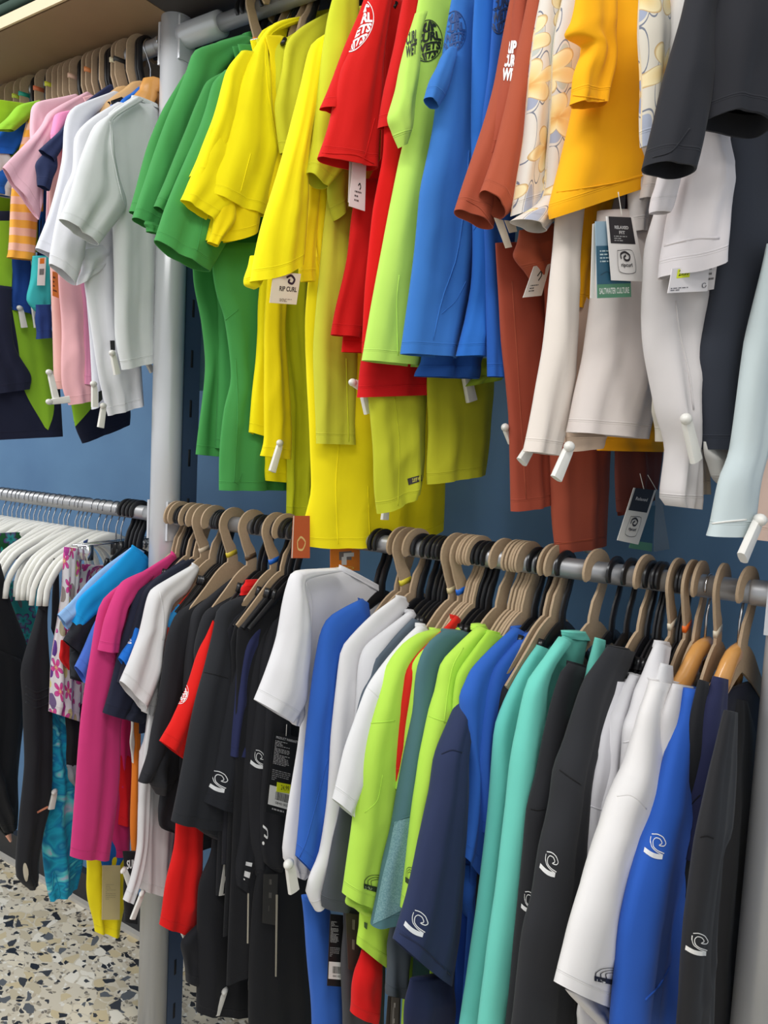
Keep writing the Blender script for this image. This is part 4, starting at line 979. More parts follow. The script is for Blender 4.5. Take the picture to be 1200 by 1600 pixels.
g.seam('1113,818 1135,815 1166,812', on='sleeve', r=0.0013, rgb=(240, 240, 236))
g = Garment('surf_shirt', 'beige pink long shirt at the far right edge beside the post', 'shirt', (226, 196, 180), 'U', a=(1180, 640), w=0.12, psi=14, short='beige pink shirt')
g.part('body', '1225,380 1198,575 1178,700 1168,802 1168,842', '1290,380 1262,575 1250,700 1240,802 1236,850', t=0.02, fold=0.6)
g.seam('1182,660 1172,760 1170,835', on='body', r=0.0016)
g.sectag((1186, 812), (1160, 872), d=0.03, w=0.0105)
# tag hanging low behind the rust shirt
g = Garment('surf_shirt', 'rust shirt coloured dark for the shade, its hang tags dangling below the hems', 'shirt', (96, 46, 38), 'U', a=(962, 720), w=0.0, psi=22, short='shade-darkened rust shirt with dangling tags')  # rust darkened in the cloth colour itself to stand for shade
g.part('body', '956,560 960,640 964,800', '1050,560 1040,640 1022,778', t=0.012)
g.card('990,762 1025,766 997,851 964,844', (206, 204, 198), [(Art().rect(0.08, 0.0, 0.92, 0.42, 3, 3), (30, 30, 34)), (Art().text('Relaxed', 0.24, 0.16, 0.76, 0.22, 0.01), (200, 200, 200)), (CURL, (44, 40, 44)), (FRAME, (60, 60, 60))], d=0.03, string='1000,740 1006,764', label='grey hang tag with a framed logo')
g.card('1024,764 1032,768 1046,858 1022,862', (120, 134, 144), d=0.02, string='1012,742 1026,766'); g.card('1004,790 1024,790 1018,862 982,856', (48, 84, 104), SALT[:1], d=0.024)
# hooks seen on the upper right rail
for x, k, st in ((402, 'black', None), (408, 'card', (240, 140, 50)), (455, 'black', None), (474, 'card', None)):
    hanger(k, 'U', x, {402: 'black plastic hanger beside the orange-stickered one on the upper right rail', 408: 'tan cardboard hanger with an orange sticker on the upper right rail', 455: 'black plastic hanger above the olive yellow shirts', 474: 'tan cardboard hanger without sticker on the upper right rail'}[x], sticker=st, psi=10, half=0.12)

# the cloth above the frame: every upper garment hangs from the rail by its own hanger
for i, g in enumerate(GALL):
    if g.rack != 'U' or g.label.startswith('pale blue grey'): continue
    top = max((np.array(c) for o in g.objs.values() for c in [o.data.vertices[0].co]), key=lambda c: c[2])[2] + g.org[2]
    X = g.pl.o[0]
    # rail pixel whose X matches
    lo, hi = -700.0, 1400.0
    for _ in range(40):
        mid = (lo + hi) / 2
        if rail_x('U', mid) < X: lo = mid
        else: hi = mid
    far = g.a is not None and g.a[0] < 240
    if not g.has_auto and not g.hung: g.auto(0.42 if g.a is not None and g.a[1] > 200 else 0.34, 0.075, neck=-0.085, slope=0.05, d=-0.006, t=0.008, bh=0.065)
    if not g.hung and not far and lo < 1300:
        nm = g.short or ' '.join(g.label.split(',')[0].split()[:9])
        k = 'black' if i % 2 else 'card'
        hanger(k, 'U', lo, '%s hanger under the %s' % ('black plastic' if k == 'black' else 'tan cardboard', nm), psi=g.pl.psi)

# ------------------------------------------------------------------ lower left rail (far to near)
BK = (34, 35, 40); NV = (32, 36, 56); MAG = (206, 56, 122); W2 = (230, 229, 231); LM = (186, 230, 84); B2 = (46, 98, 190); MINT = (112, 208, 192); TG = (76, 114, 120)
whx = [-14, -6, 4, 12, 19, 26, 33, 39, 46, 53, 60, 68, 75, 83, 92, 100, 106, 118, 125, 131, 138, 152, 162, 170]
for i, x in enumerate(whx):
    lb = 'white plastic coat hanger with metal hook on the lower left rail'
    hanger('white', 'L', x, lb, group='white coat hangers on the lower left rail', psi=(-12 + (i * 5) % 19) if x < 110 else -4 + (i % 3) * 3, half=0.155 + 0.009 * ((i * 7) % 4))
for i, x in enumerate((182, 190)):
    hanger('clip', 'L', x, ['metal clip hanger nearest the white hangers, beside the floral dress', 'metal clip hanger nearest the black hangers, above the floral dress'][i], psi=-6, half=0.13)
for i, x in enumerate((200, 207, 213, 219)):
    hanger('black', 'L', x, 'flat black plastic hanger in the bunch left of the grey post', group='black hangers left of the post', psi=6, half=0.10)
g = Garment('bikini', 'dark green bikini top behind the white hangers, far left', 'swimwear', (26, 84, 46), 'L', a=(10, 870), w=0.1, psi=-8, kind='tealleaf')
g.part('body', '-30,835 -30,850 -20,880', '50,830 46,850 40,870', t=0.01)
g = Garment('swim_suit', 'teal leaf-print swim suit between the white hangers', 'swimsuit', (40, 130, 130), 'L', a=(30, 940), w=0.12, psi=-6, kind='tealleaf')
g.part('body', '8,910 20,950 34,990 40,1060', '60,900 66,950 64,990 66,1060', t=0.01)
g.part('strap', '50,900 52,930 56,960', '58,898 62,930 64,955', rgb=(44, 170, 190), kind='plain', d=0.01, t=0.004, fold=0.2)
g = Garment('swim_suit', 'beige swim suit edge between the two black swim suits', 'swimsuit', (176, 160, 146), 'L', a=(10, 980), w=0.14, psi=-4)
g.part('body', '-20,900 -10,960 10,1000', '6,900 28,960 50,1000', t=0.008)
g = Garment('swim_suit', 'peach printed swim suit tip at the far left edge, above the floor', 'swimsuit', (240, 176, 150), 'L', a=(2, 1280), w=0.14, psi=0)
g.part('body', '-30,1200 -20,1260 4,1300 14,1316', '0,1200 8,1260 16,1295 19,1312', t=0.008)
g = Garment('swim_suit', 'black swim suit at the far left edge with a crossed back', 'swimsuit', (24, 25, 29), 'L', a=(8, 960), w=0.17, psi=-2, short='leftmost black swim suit')
g.part('body', '-60,900 -70,1000 -70,1130 -40,1250 6,1305', '0,880 18,950 42,1012 40,1100 27,1200 24,1290', fold=1.4, t=0.02)
g.part('body', '-40,1000 -44,1100 -50,1200 8,1300', '34,1030 36,1080 30,1150 24,1290', fold=2.0, t=0.012, d=0.02)
g.print(Art().stroke([(0.5 + .5 * math.cos(i), 0.5 + .5 * math.sin(i)) for i in range(6)], 0.3, True), '27,1010 32,1010 32,1018 27,1018', (200, 200, 200), name='ring')
g = Garment('swim_suit', 'black scoop-back swim suit with small copper bar, second from the left', 'swimsuit', (32, 33, 38), 'L', a=(56, 960), w=0.17, psi=-2, short='black scoop-back swim suit')
g.part('strap', '84,872 76,900 66,920 60,950', '90,876 84,905 74,930 70,955', t=0.005, fold=0.3, d=0.012)
g.part('strap', '86,880 82,930 80,980', '92,880 92,930 92,1010', t=0.005, fold=0.3, d=-0.004)
g.part('body', '66,925 52,977 38,1020 32,1050 37,1102 40,1194 30,1272 25,1330 26,1372 47,1391', '78,925 74,960 76,1015 78,1060 78,1131 79,1200 78,1256 68,1290 60,1340 58,1380', fold=1.6, t=0.018)
g.print(Art().rect(0, 0, 1, 1, 4, 1), '57,1268 74,1259 75,1262 58,1271', (214, 140, 110), name='metal_bar')
for y in (1072, 1084, 1096): g.seam('40,%d 56,%d 78,%d' % (y, y + 10, y + 2), on='body', r=0.0022)
g.print(Art().disc(0.5, 0.5, 0.5, 0.5), '35,1348 43,1348 45,1377 38,1377', (186, 178, 160), on='body', name='leg_opening')
g = Garment('swim_suit', 'turquoise and lilac marbled swim suit with leg opening near the floor', 'swimsuit', (30, 160, 200), 'L', a=(80, 1180), w=0.12, psi=0, kind='aqua', short='turquoise marbled swim suit')
g.part('body', '78,1100 77,1170 79,1225 64,1281 67,1334 74,1380 80,1408', '110,1100 104,1131 112,1200 124,1240 131,1300 126,1350 118,1387', t=0.014, fold=2.0)
g.seam('70,1300 88,1290 100,1276', on='body', rgb=(30, 90, 120)); g.seam('82,1392 84,1360 94,1400 84,1408', on='body', rgb=(30, 60, 70), r=0.0014)
g.sectag((86, 1236), (80, 1264), d=0.03)
g = Garment('swim_suit', 'black swim suit with grey print between floral dress and pink shirt', 'swimsuit', (24, 24, 28), 'L', a=(108, 1180), w=0.1, psi=0)
g.part('body', '102,1100 104,1160 105,1200', '132,1100 130,1160 128,1200'); g.part('body', '104,1195 108,1216 120,1234', '122,1195 122,1216 124,1236', rgb=(130, 136, 142), d=0.006)
g = Garment('floral_dress', 'white dress with magenta and purple leaf print hanging from clip hangers', 'dress', (236, 232, 236), 'L', a=(94, 930), w=0.13, psi=-2, kind='tropic', short='floral dress')
g.part('skirt', '102,854 97,915 90,960 84,1010 80,1060 75,1112', '126,858 122,915 120,960 122,1010 125,1060 126,1127', fold=2.2, t=0.016, k=3.5)
g.part('skirt', '150,884 122,884 118,940 122,1010 124,1060 126,1128', '190,880 176,900 160,960 150,1030 142,1090 134,1140', fold=2.0, t=0.014, d=-0.012)
g.part('strap', '130,846 128,862 124,876', '138,842 136,860 132,874', rgb=(60, 80, 130), kind='plain', t=0.004, d=0.02)
g = Garment('swim_shirt', 'red shirt corner left of the black sleeve with blue shoulder', 'shirt', (204, 24, 28), 'L', a=(96, 1020), w=0.14, psi=2)
g.part('sleeve', '96,1000 93,1016 93,1028 106,1047', '112,1000 112,1020 111,1030 110,1046', t=0.008)
g = Garment('swim_shirt', 'cornflower blue shirt cuff between black sleeve and magenta shirt', 'shirt', (72, 110, 200), 'L', a=(128, 1000), w=0.17, psi=2)
g.part('sleeve', '158,950 144,985 130,1015 119,1041', '172,960 160,1000 148,1030 132,1068')
g.auto(0.4, 0.15, neck=-0.13)
g = Garment('swim_shirt', 'light and bright blue swim shirt with black lower sleeve left of the post', 'shirt', (22, 154, 222), 'L', h=221, psi=8, short='bright blue shoulder shirt')
g.part('body', '208,856 176,885 140,925 120,942 110,1000 110,1060', '236,872 230,900 222,930 210,980 200,1040 190,1080', t=0.014, rgb=(32, 34, 40))
g.part('sleeve', '207,853 170,880 142,905 112,938 90,960', '226,862 216,890 190,920 140,955 106,984', rgb=(140, 184, 232), t=0.01, d=0.014)
g.part('sleeve', '208,854 176,884 148,912 122,938 112,972', '232,877 226,900 200,930 156,958 122,984', rgb=(20, 154, 224), t=0.014, d=0.024)
g.part('lower_sleeve', '124,962 112,976 104,992 99,1000', '160,948 154,980 146,1000 134,1030', rgb=(34, 37, 44), t=0.015, d=0.024)
g.part('lower_sleeve', '110,1020 110,1040 112,1056', '140,1000 136,1040 126,1063', rgb=(34, 37, 44), t=0.015, d=0.006)
g.collar('206,851 204,858', '230,870 234,880', d=0.022, rgb=(20, 150, 218))
g.seam('101,996 116,1006 130,1020', rgb=(70, 90, 110), r=0.0012)

# ------------------------------------------------------------------ lower right rail, left part (far to near)
g = Garment('swim_shirt', 'yellow swim shirt lowest beneath the magenta one, with a clear tag', 'shirt', (236, 218, 20), 'L', a=(136, 1350), w=0.17, psi=4, short='yellow shirt under the magenta')
g.part('body', '132,1320 136,1381 141,1420 147,1456', '196,1320 196,1381 192,1420 186,1458', fold=1.8, t=0.014)
g.card('160,1352 188,1352 187,1437 159,1437', (226, 210, 160), [(art_lines([(0.35, 0.65, 9)], 0.2, 0.8, 0.3), (150, 140, 110))], d=0.03, label='translucent hang tag with fine print', alpha=0.75)
g = Garment('swim_shirt', 'black shirt with white letters low beside the post', 'shirt', (30, 30, 34), 'L', a=(192, 1370), w=0.16, psi=4)
g.part('body', '192,1330 194,1380 194,1440', '214,1330 214,1380 214,1440', t=0.01); g.print(Art().text('SUN', 0, 0, 1, 1, 0.03), '198,1344 212,1342 212,1356 198,1358', WH)
g = Garment('swim_shirt', 'blue swim shirt hem just under the magenta hem', 'shirt', (24, 104, 190), 'L', a=(156, 1345), w=0.14, psi=4)
g.part('body', '150,1300 150,1330 154,1356', '200,1300 198,1330 188,1350', t=0.01)
g = Garment('swim_shirt', 'orange shirt strip with white edge between magenta and white shirts', 'shirt', (238, 132, 40), 'L', a=(208, 1200), w=0.1, psi=4)
g.part('body', '207,1110 206,1200 205,1300 206,1338', '219,1110 218,1200 216,1300 212,1340', t=0.01)
g.part('edge_band', '205,1120 204,1160 206,1190', '209,1120 209,1160 208,1192', rgb=(236, 232, 226), t=0.006, d=0.006)
g = Garment('swim_shirt', 'red shirt hem between the two magenta bodies', 'shirt', (208, 22, 34), 'L', a=(186, 1250), w=0.1, psi=4)
g.part('body', '182,1180 184,1240 184,1287', '206,1180 204,1240 202,1290', t=0.01)
g = Garment('swim_shirt', 'magenta shirt, the rear of the two, with hanging inner sleeve', 'shirt', (196, 44, 112), 'L', a=(172, 1100), w=0.12, psi=4, short='rear magenta shirt')
g.part('body', '160,1100 160,1200 160,1280 170,1338', '206,1100 206,1200 204,1280 203,1334', t=0.014)
g.part('sleeve', '182,1100 184,1160 184,1228', '208,1110 206,1160 204,1230', t=0.01, d=0.008)
g = Garment('swim_shirt', 'magenta pink tee with one sleeve over its long body, beside the post', 'shirt', MAG, 'L', h=283, psi=3, hang='card', short='front magenta tee')
g.part('body', '270,864 225,892 186,914 160,937 150,965 142,1020 134,1070 127,1127 118,1230 109,1338', '276,880 250,910 230,950 215,1000 200,1060 187,1131 184,1230 170,1342', t=0.018, fold=0.8)
g.part('sleeve', '226,892 192,908 178,930 166,965 160,990 153,1016', '240,900 214,930 198,950 190,975 186,990 184,1018', t=0.016, d=0.024)
g.part('sleeve', '162,1015 164,1030 170,1040', '184,1012 180,1028 174,1040', t=0.008, d=0.012)
g.collar('268,861 266,870', '274,872 278,884', d=0.0)
g.seam('226,890 218,902 222,912', on='body')
g = Garment('swim_shirt', 'orange shirt corner under the magenta sleeve', 'shirt', (240, 150, 30), 'L', a=(182, 1030), w=0.16, psi=4)
g.part('sleeve', '190,1000 180,1030 167,1066', '196,1000 190,1030 172,1072', t=0.008)
g = Garment('swim_shirt', 'royal blue cuff with white emblem between magenta and white shirts', 'shirt', (28, 110, 206), 'L', a=(198, 1010), w=0.17, psi=4)
g.part('sleeve', '212,980 200,1006 185,1028', '222,985 210,1010 196,1042', t=0.01); g.print(A_WAVE, '198,998 206,998 206,1006 198,1006', WH)
g = Garment('swim_shirt', 'black navy shirt, its straight cuff left of the big white tee', 'shirt', NV, 'L', h=297, psi=5, hang='black', short='navy shirt left of the white tee')
g.part('sleeve', '287,874 240,905 212,927 200,965 186,1020 172,1075 160,1114', '304,886 262,940 246,990 238,1040 222,1080 200,1124', t=0.016)
g.auto(0.34, 0.15)
g = Garment('swim_shirt', 'second navy shirt with bright red corner under its cuff', 'shirt', (30, 34, 50), 'L', h=304, psi=5, hang='black', short='second navy shirt')
g.part('sleeve', '298,872 250,900 224,925 212,960 202,1000 184,1066', '312,880 270,930 250,960 236,1000 212,1060', t=0.014)
g.part('sleeve', '204,1080 196,1108 194,1122', '214,1080 208,1100 198,1122', rgb=(206, 24, 26), d=0.004, t=0.008)
g.part('sleeve', '210,1096 198,1120 197,1124', '236,1096 228,1120 221,1130', d=0.018, t=0.01)
g = Garment('tee_shirt', 'white tee with sharp pointed cuff directly in front of the post', 'shirt', W2, 'L', h=322, psi=6, hang='card', short='white tee before the post', sticker=(214, 196, 170))
g.part('body', '306,882 262,906 240,930 240,1000 236,1060 228,1150 219,1178 216,1319 216,1388', '318,900 320,930 312,980 300,1060 286,1180 276,1260 259,1396', t=0.02)
g.part('lower_sleeve', '234,1112 224,1170 218,1240 215,1319 204,1370 192,1406', '250,1112 240,1170 234,1240 230,1319 222,1370 208,1411', t=0.010, d=0.02)
g.part('sleeve', '302,882 262,906 238,922 228,945 216,993 202,1035 190,1064', '310,890 290,925 266,945 258,985 252,1020 246,1060 224,1112', t=0.022, d=0.026, fold=1.4)
g.part('sleeve', '214,1062 218,1090 222,1112', '254,1040 248,1080 238,1118', t=0.014, d=0.018)
g.collar('300,879 300,888', '316,892 320,902', d=0.004)
g.sectag((223, 1394), (207, 1436), d=0.04, w=0.007); g.sectag((194, 1358), (204, 1384), d=0.0, w=0.007)
g.seam('250,925 256,960 254,1000', on='sleeve')
g = Garment('swim_shirt', 'black shirt with red shoulder and blue band beside the white tee', 'shirt', (200, 56, 40), 'L', h=336, psi=7, hang='card', short='red and blue shoulder shirt')
g.part('sleeve', '328,903 300,922 278,946 262,968 256,1000 258,1020', '336,918 312,940 296,956 280,980 270,1010 264,1030', t=0.013)
g.patch('280,944 268,952 257,976', '292,958 284,970 274,986', (48, 140, 204))
g.auto(0.4, 0.15, rgb=BK)
g = Garment('swim_shirt', 'black long shirt behind the red logo sleeve', 'shirt', (36, 37, 42), 'L', h=353, psi=8, hang='black', short='black shirt behind the red sleeve')
g.part('sleeve', '350,900 320,922 297,943 276,960 263,993 254,1050 247,1093 236,1140 230,1180 217,1221', '366,905 340,940 315,960 300,1000 292,1050 284,1100 262,1180 234,1222', t=0.016)
g.part('sleeve', '240,1150 228,1192 232,1215 242,1241', '290,1150 280,1200 266,1230', t=0.016, d=0.008, fold=2)
g.part('body', '262,1150 250,1240 250,1290 266,1300', '330,1150 320,1200 310,1260 300,1310', t=0.014, fold=1.6)
g = Garment('swim_shirt', 'black shirt shoulder, second before the red logo sleeve', 'shirt', (38, 39, 44), 'L', h=365, psi=8, hang='card', short='second black shirt', sticker=(222, 200, 60))
g.part('sleeve', '363,903 330,930 303,953 296,980 290,1040 286,1080', '376,910 352,940 330,960 318,1000 304,1080', t=0.014)
g.auto(0.5, 0.17)
g = Garment('swim_shirt', 'black shirt with red collar and red sleeve bearing a white round logo', 'shirt', (34, 35, 40), 'L', h=395, psi=9, hang='card', short='red-sleeved black shirt', sticker=(96, 74, 52))
g.part('body', '376,925 345,940 320,957 310,985 305,1020 310,1080', '400,930 380,950 360,960 340,1000 340,1080', t=0.016)
g.auto(0.55, 0.18)
g.part('sleeve', '333,969 322,995 307,1027 290,1080 270,1125 250,1158', '338,972 336,1000 332,1040 318,1100 304,1140 288,1186', rgb=(222, 24, 18), t=0.018, d=0.016, label='red sleeve')
g.print(A_ROUND, '276,1068 296,1066 294,1098 272,1102', WH, on='sleeve')
g.part('lower_body', '276,1280 270,1330 260,1383 248,1445', '318,1280 316,1340 312,1400 308,1462', rgb=(216, 20, 18), t=0.018, fold=1.2, d=-0.004)
g.collar('382,907 376,925', '404,905 412,922', rgb=(214, 24, 24), d=0.004, t=0.02)
g.sectag((282, 1444), (294, 1466), d=-0.024, w=0.010)
g = Garment('swim_shirt', 'big plain black tee with dropped shoulder seam and wide stitched cuff', 'shirt', (37, 39, 44), 'L', h=415, psi=9, hang='black', short='big plain black tee')
g.part('body', '330,1260 330,1330 312,1383 308,1470 307,1580', '400,1260 400,1330 396,1400 392,1480 388,1586', t=0.02, rgb=(28, 29, 34), fold=0.8)
g.part('body', '312,1440 285,1470 287,1500 292,1534', '330,1440 326,1470 322,1500 306,1538', t=0.014, rgb=(30, 31, 36), d=-0.01)
g.part('sleeve', '390,928 360,938 340,953 334,985 322,1040 306,1100 288,1180 268,1283', '410,935 392,960 380,990 374,1040 366,1120 364,1200 352,1295', t=0.026, d=0.016, fold=0.8)
g.part('sleeve', '300,1270 300,1290 330,1308', '366,1260 364,1290 356,1312', t=0.016, d=0.006)
g.seam('317,1050 335,1054 356,1060', on='sleeve', rgb=(18, 18, 20)); g.collar('386,922 384,932', '408,926 412,938', d=0.0)
g.part('neck_lining', '384,906 378,918 374,930', '404,905 412,912 406,924', rgb=(218, 26, 26), t=0.008, d=0.012, label='red inner collar'); g.part('neck_lining', '404,938 402,944', '446,914 438,930', rgb=(210, 26, 26), t=0.006, d=0.0)
g.card('360,1284 374,1280 366,1396 342,1400', (206, 204, 198), [(art_lines([(0.1, 0.6, 14)], 0.3, 0.9, 0.4), (90, 90, 90)), (Art().disc(0.7, 0.66, 0.22, 0.05), (206, 220, 40)), (art_barcode(0.3, 0.78, 0.85, 0.9), (50, 50, 50))], d=0.03, label='pale grey hang tag with barcode seen edge-on')
g.sectag((352, 1546), (338, 1586), d=0.02); g.sectag((376, 1512), (388, 1544), d=0.01); g.sectag((372, 1556), (368, 1590), d=-0.02)
g = Garment('swim_shirt', 'black shirt with dark navy tint and white wave logo on its cuff', 'shirt', (34, 36, 42), 'L', h=432, psi=10, hang='card', short='black shirt with cuff logo', sticker=(30, 104, 206))
g.part('sleeve', '410,940 385,960 366,990 360,1040 350,1110 336,1180 316,1252', '430,950 410,970 396,1000 388,1080 384,1160 380,1210 366,1268', t=0.02, d=0.01)
g.print(A_WAVE, '328,1202 358,1208 352,1240 322,1232', (226, 228, 230)); g.auto(0.62, 0.19, rgb=(30, 31, 36))
g = Garment('swim_shirt', 'dark navy blue shirt shoulder between the black shirts', 'shirt', (42, 48, 88), 'L', h=440, psi=11, hang='black', short='navy shoulder shirt')
g.part('sleeve', '444,936 415,950 388,985 376,1010 370,1050 366,1100 356,1180', '456,942 432,965 410,1000 395,1040 392,1120 384,1180', t=0.014)
g.auto(0.55, 0.18, rgb=(32, 33, 40))
g = Garment('swim_shirt', 'black shirt with lowest hanging cuff and small white stripes at its end', 'shirt', (33, 34, 39), 'L', h=448, psi=12, hang='card', short='black shirt with striped cuff end')
g.part('sleeve', '440,945 415,960 398,1000 386,1060 380,1120 376,1200 372,1290 362,1350 364,1380', '456,950 436,980 420,1020 412,1080 410,1180 408,1290 388,1395', t=0.016, d=0.006)
g.print(Art().rect(0, 0, 1, 0.2, 4, 1).rect(0, 0.5, 1, 0.8, 4, 1).rect(0, 0.92, 0.3, 1, 2, 1), '384,1346 394,1348 388,1378 380,1374', WH)
g.auto(0.7, 0.19, rgb=(29, 30, 34))
g = Garment('swim_shirt', 'black shirt with wave logo half hidden left of the black hang tag', 'shirt', (35, 36, 41), 'L', h=456, psi=12, hang='black', short='black shirt with half hidden logo')
g.part('sleeve', '446,955 424,975 410,1020 402,1080 394,1150 386,1216 388,1300 400,1367', '462,960 446,990 436,1040 430,1100 428,1180 424,1290 416,1366', t=0.016, d=0.008)
g.print(A_WAVE, '396,1170 414,1174 412,1202 390,1198', (226, 228, 230)); g.auto(0.8, 0.19, rgb=(30, 31, 35))
g = Garment('swim_shirt', 'black shirt carrying a black printed hang tag left of the white tee', 'shirt', (33, 34, 39), 'L', h=466, psi=13, hang='black', short='black shirt with printed hang tag')
g.part('body', '420,1300 400,1380 392,1450 388,1520 390,1640', '480,1300 477,1383 480,1450 484,1520 488,1640', t=0.02, rgb=(29, 30, 34), fold=0.8)
g.part('sleeve', '450,965 430,985 424,1040 416,1100 412,1170 407,1240 405,1300 410,1346 430,1362', '470,970 462,1000 456,1060 452,1150 449,1283 446,1330 440,1360', t=0.016, d=0.01)
g.print(Art().stroke([(0, 0), (0.8, 0.2), (0.9, 0.6), (0.3, 0.5)], 0.14).disc(0.2, 0.95, 0.2, 0.1), '411,1290 419,1292 418,1320 410,1318', WH)
PW = [(Art().rect(0.06, 0.0, 0.96, 0.02, 1, 1), (60, 60, 60)), (Art().text('PRODUCT WARRANTY', 0.1, 0.045, 0.92, 0.075, 0.01), (210, 210, 210)), (art_lines([(0.1, 0.4, 16)], 0.08, 0.66, 0.45), (190, 190, 190)), (art_lines([(0.46, 0.60, 6)], 0.08, 0.75, 0.45, 5), (150, 150, 150)), (Art().rect(0.04, 0.66, 0.96, 0.90, 3, 3), (236, 236, 232)), (art_barcode(0.28, 0.72, 0.8, 0.82), (40, 40, 40)), (Art().text('0840 002', 0.3, 0.84, 0.78, 0.87), (60, 60, 60)), (art_lines([(0.93, 0.97, 1)], 0.2, 0.9, 0.5), (180, 180, 180))]
g.card('428,1143 470,1153 457,1280 415,1268', (20, 20, 22), PW, d=0.05, string='448,1132 447,1150', label='black hang tag with white print, barcode and yellow price sticker')
g.card('433,1222 454,1226 453,1240 432,1237', (228, 238, 20), [(Art().text('24,99', 0.3, 0.2, 0.9, 0.8), (60, 60, 20))], d=0.052, name='price_sticker')
for q in ('387,1396 389,1396 388,1474 386,1474', '431,1398 434,1398 432,1526 430,1526'):
    g.card(q, (190, 182, 164), d=0.03, label='hang tag seen edge-on')
g.card('412,1366 434,1366 432,1446 410,1442', (58, 56, 54), [(art_lines([(0.1, 0.9, 3)], 0.4, 0.6, 0.4), (110, 106, 100))], d=0.028, label='dark grey hang tag')
g.card('432,1470 442,1466 441,1522 430,1526', (40, 40, 42), [(Art().rect(0.15, 0.5, 0.95, 0.8, 1, 1), (170, 170, 166))], d=0.02)

# ------------------------------------------------------------------ lower right rail, middle
for x, y, c, l_ in ((470, 760, None, None),):
    pass
g = Garment('tee_shirt', 'large white tee with thin black wave outline on its open sleeve', 'shirt', (236, 235, 238), 'L', h=592, psi=14, hang='black', short='large white tee with wave outline')
g.part('body', '534,886 470,893 462,930 466,1000 470,1133 448,1283 443,1340 463,1370', '596,922 600,960 596,1040 580,1120 540,1240 520,1290 475,1372', t=0.02, fold=0.7)
g.part('sleeve', '520,888 462,892 450,917 437,993 420,1040 399,1094', '534,892 476,908 478,950 480,1000 478,1050 476,1094 455,1128', t=0.026, d=0.028, fold=0.8)
g.part('sleeve', '438,1104 446,1118 456,1132', '477,1080 474,1110 468,1134', t=0.014, d=0.018)
g.print(art_wave(False).poly_grid(lambda u, v: (0.0 + 0.9 * u, 0.76 + 0.14 * u + 0.09 * v), 10, 2), '408,1046 438,1054 430,1080 402,1070', (56, 56, 60))
g.collar('530,882 528,890', '596,918 600,930', d=0.002, t=0.018)
g.seam('478,910 488,940 486,1010', on='body'); g.sectag((452, 1348), (459, 1392), d=0.07, w=0.011)
g = Garment('rash_guard', 'blue rash guard, its tapered sleeve ending in a stitched point', 'shirt', B2, 'L', h=638, psi=18, hang='card', short='blue rash guard with pointed sleeve', sticker=(226, 210, 60))
g.part('body', '470,1400 477,1450 482,1500 490,1640', '512,1400 522,1450 540,1500 545,1640', rgb=(50, 100, 190), t=0.02)
g.part('sleeve', '566,935 536,950 512,966 500,993 490,1060 480,1150 470,1250 463,1338', '576,966 560,990 530,1040 522,1080 516,1183 514,1260 515,1333 497,1372', t=0.02, fold=0.7)
g.collar('560,934 562,940', '574,942 577,966', t=0.016)
g.seam('512,1186 498,1240 480,1310 468,1340'); g.seam('466,1338 480,1352 497,1366')
g.card('516,1428 536,1430 537,1542 511,1540', (22, 22, 24), PW[2:7], d=0.05, label='black care tag with barcode low beside the blue sleeve')
g = Garment('rash_guard', 'white rash guard sleeve reaching far down to a rounded cuff behind the blue one', 'shirt', (238, 237, 239), 'L', h=660, psi=18, hang='black', short='white rash guard with longest cuff')
g.part('sleeve', '623,930 580,962 543,1000 532,1020 524,1080 517,1150 512,1250 500,1330 484,1370 478,1396 492,1423', '638,944 610,990 585,1020 570,1070 562,1150 553,1267 537,1330 513,1400', t=0.013, fold=0.6)
g.collar('620,930 618,938', '632,932 637,948', t=0.016); g.auto(0.6, 0.18)
g = Garment('rash_guard', 'white rash guard just right of the longest-cuffed one', 'shirt', (228, 228, 232), 'L', h=674, psi=17, hang='black', short='second white rash guard')
g.part('sleeve', '640,954 600,985 572,1010 562,1040 556,1100 548,1180', '650,962 622,1000 600,1040 590,1100 580,1180', t=0.014)
g.collar('632,952 632,960', '644,952 650,964', t=0.016)
g.auto(0.62, 0.18, rgb=(196, 196, 202))
g = Garment('rash_guard', 'slate grey rash guard between two white ones', 'shirt', (86, 98, 110), 'L', h=684, psi=17, hang='black', short='slate grey rash guard')
g.part('sleeve', '646,966 610,1000 583,1027 574,1060 560,1110 546,1200 536,1260', '658,974 632,1010 610,1050 600,1110 590,1190 570,1270', t=0.014)
g.part('body', '530,1260 520,1320 503,1395 504,1416', '575,1260 575,1320 570,1380 560,1416', rgb=(72, 76, 82), t=0.016)
g.part('body', '534,1400 536,1450 534,1500 535,1640', '600,1400 600,1450 600,1500 600,1640', rgb=(70, 70, 74), t=0.014)
g.card('540,1426 566,1430 558,1520 544,1514', (66, 58, 52), [(art_lines([(0.1, 0.8, 2)], 0.4, 0.6, 0.5), (140, 130, 120))], d=0.02)
g = Garment('tee_shirt', 'white tee with short square cuff left of the lime ones', 'shirt', (238, 238, 239), 'L', h=713, psi=17, hang='card', short='white tee with square cuff', sticker=(214, 196, 150))
g.part('sleeve', '655,976 632,998 610,1023 590,1050 574,1077 556,1125 536,1178 521,1249', '668,985 650,1010 640,1060 620,1120 600,1180 575,1240 551,1276', t=0.018)
g.collar('650,974 650,982', '662,974 668,988', t=0.016); g.seam('574,1074 590,1088 598,1100')
g.auto(0.55, 0.18, rgb=(220, 220, 222))
g = Garment('tee_shirt', 'lime tee with round black badge at its cuff, front of the lime ones', 'shirt', LM, 'L', h=727, psi=17, hang='card', short='lime tee with cuff badge', sticker=(30, 104, 206))
g.part('body', '570,1400 562,1440 560,1476', '620,1400 618,1450 607,1516', t=0.018, rgb=(186, 228, 76))
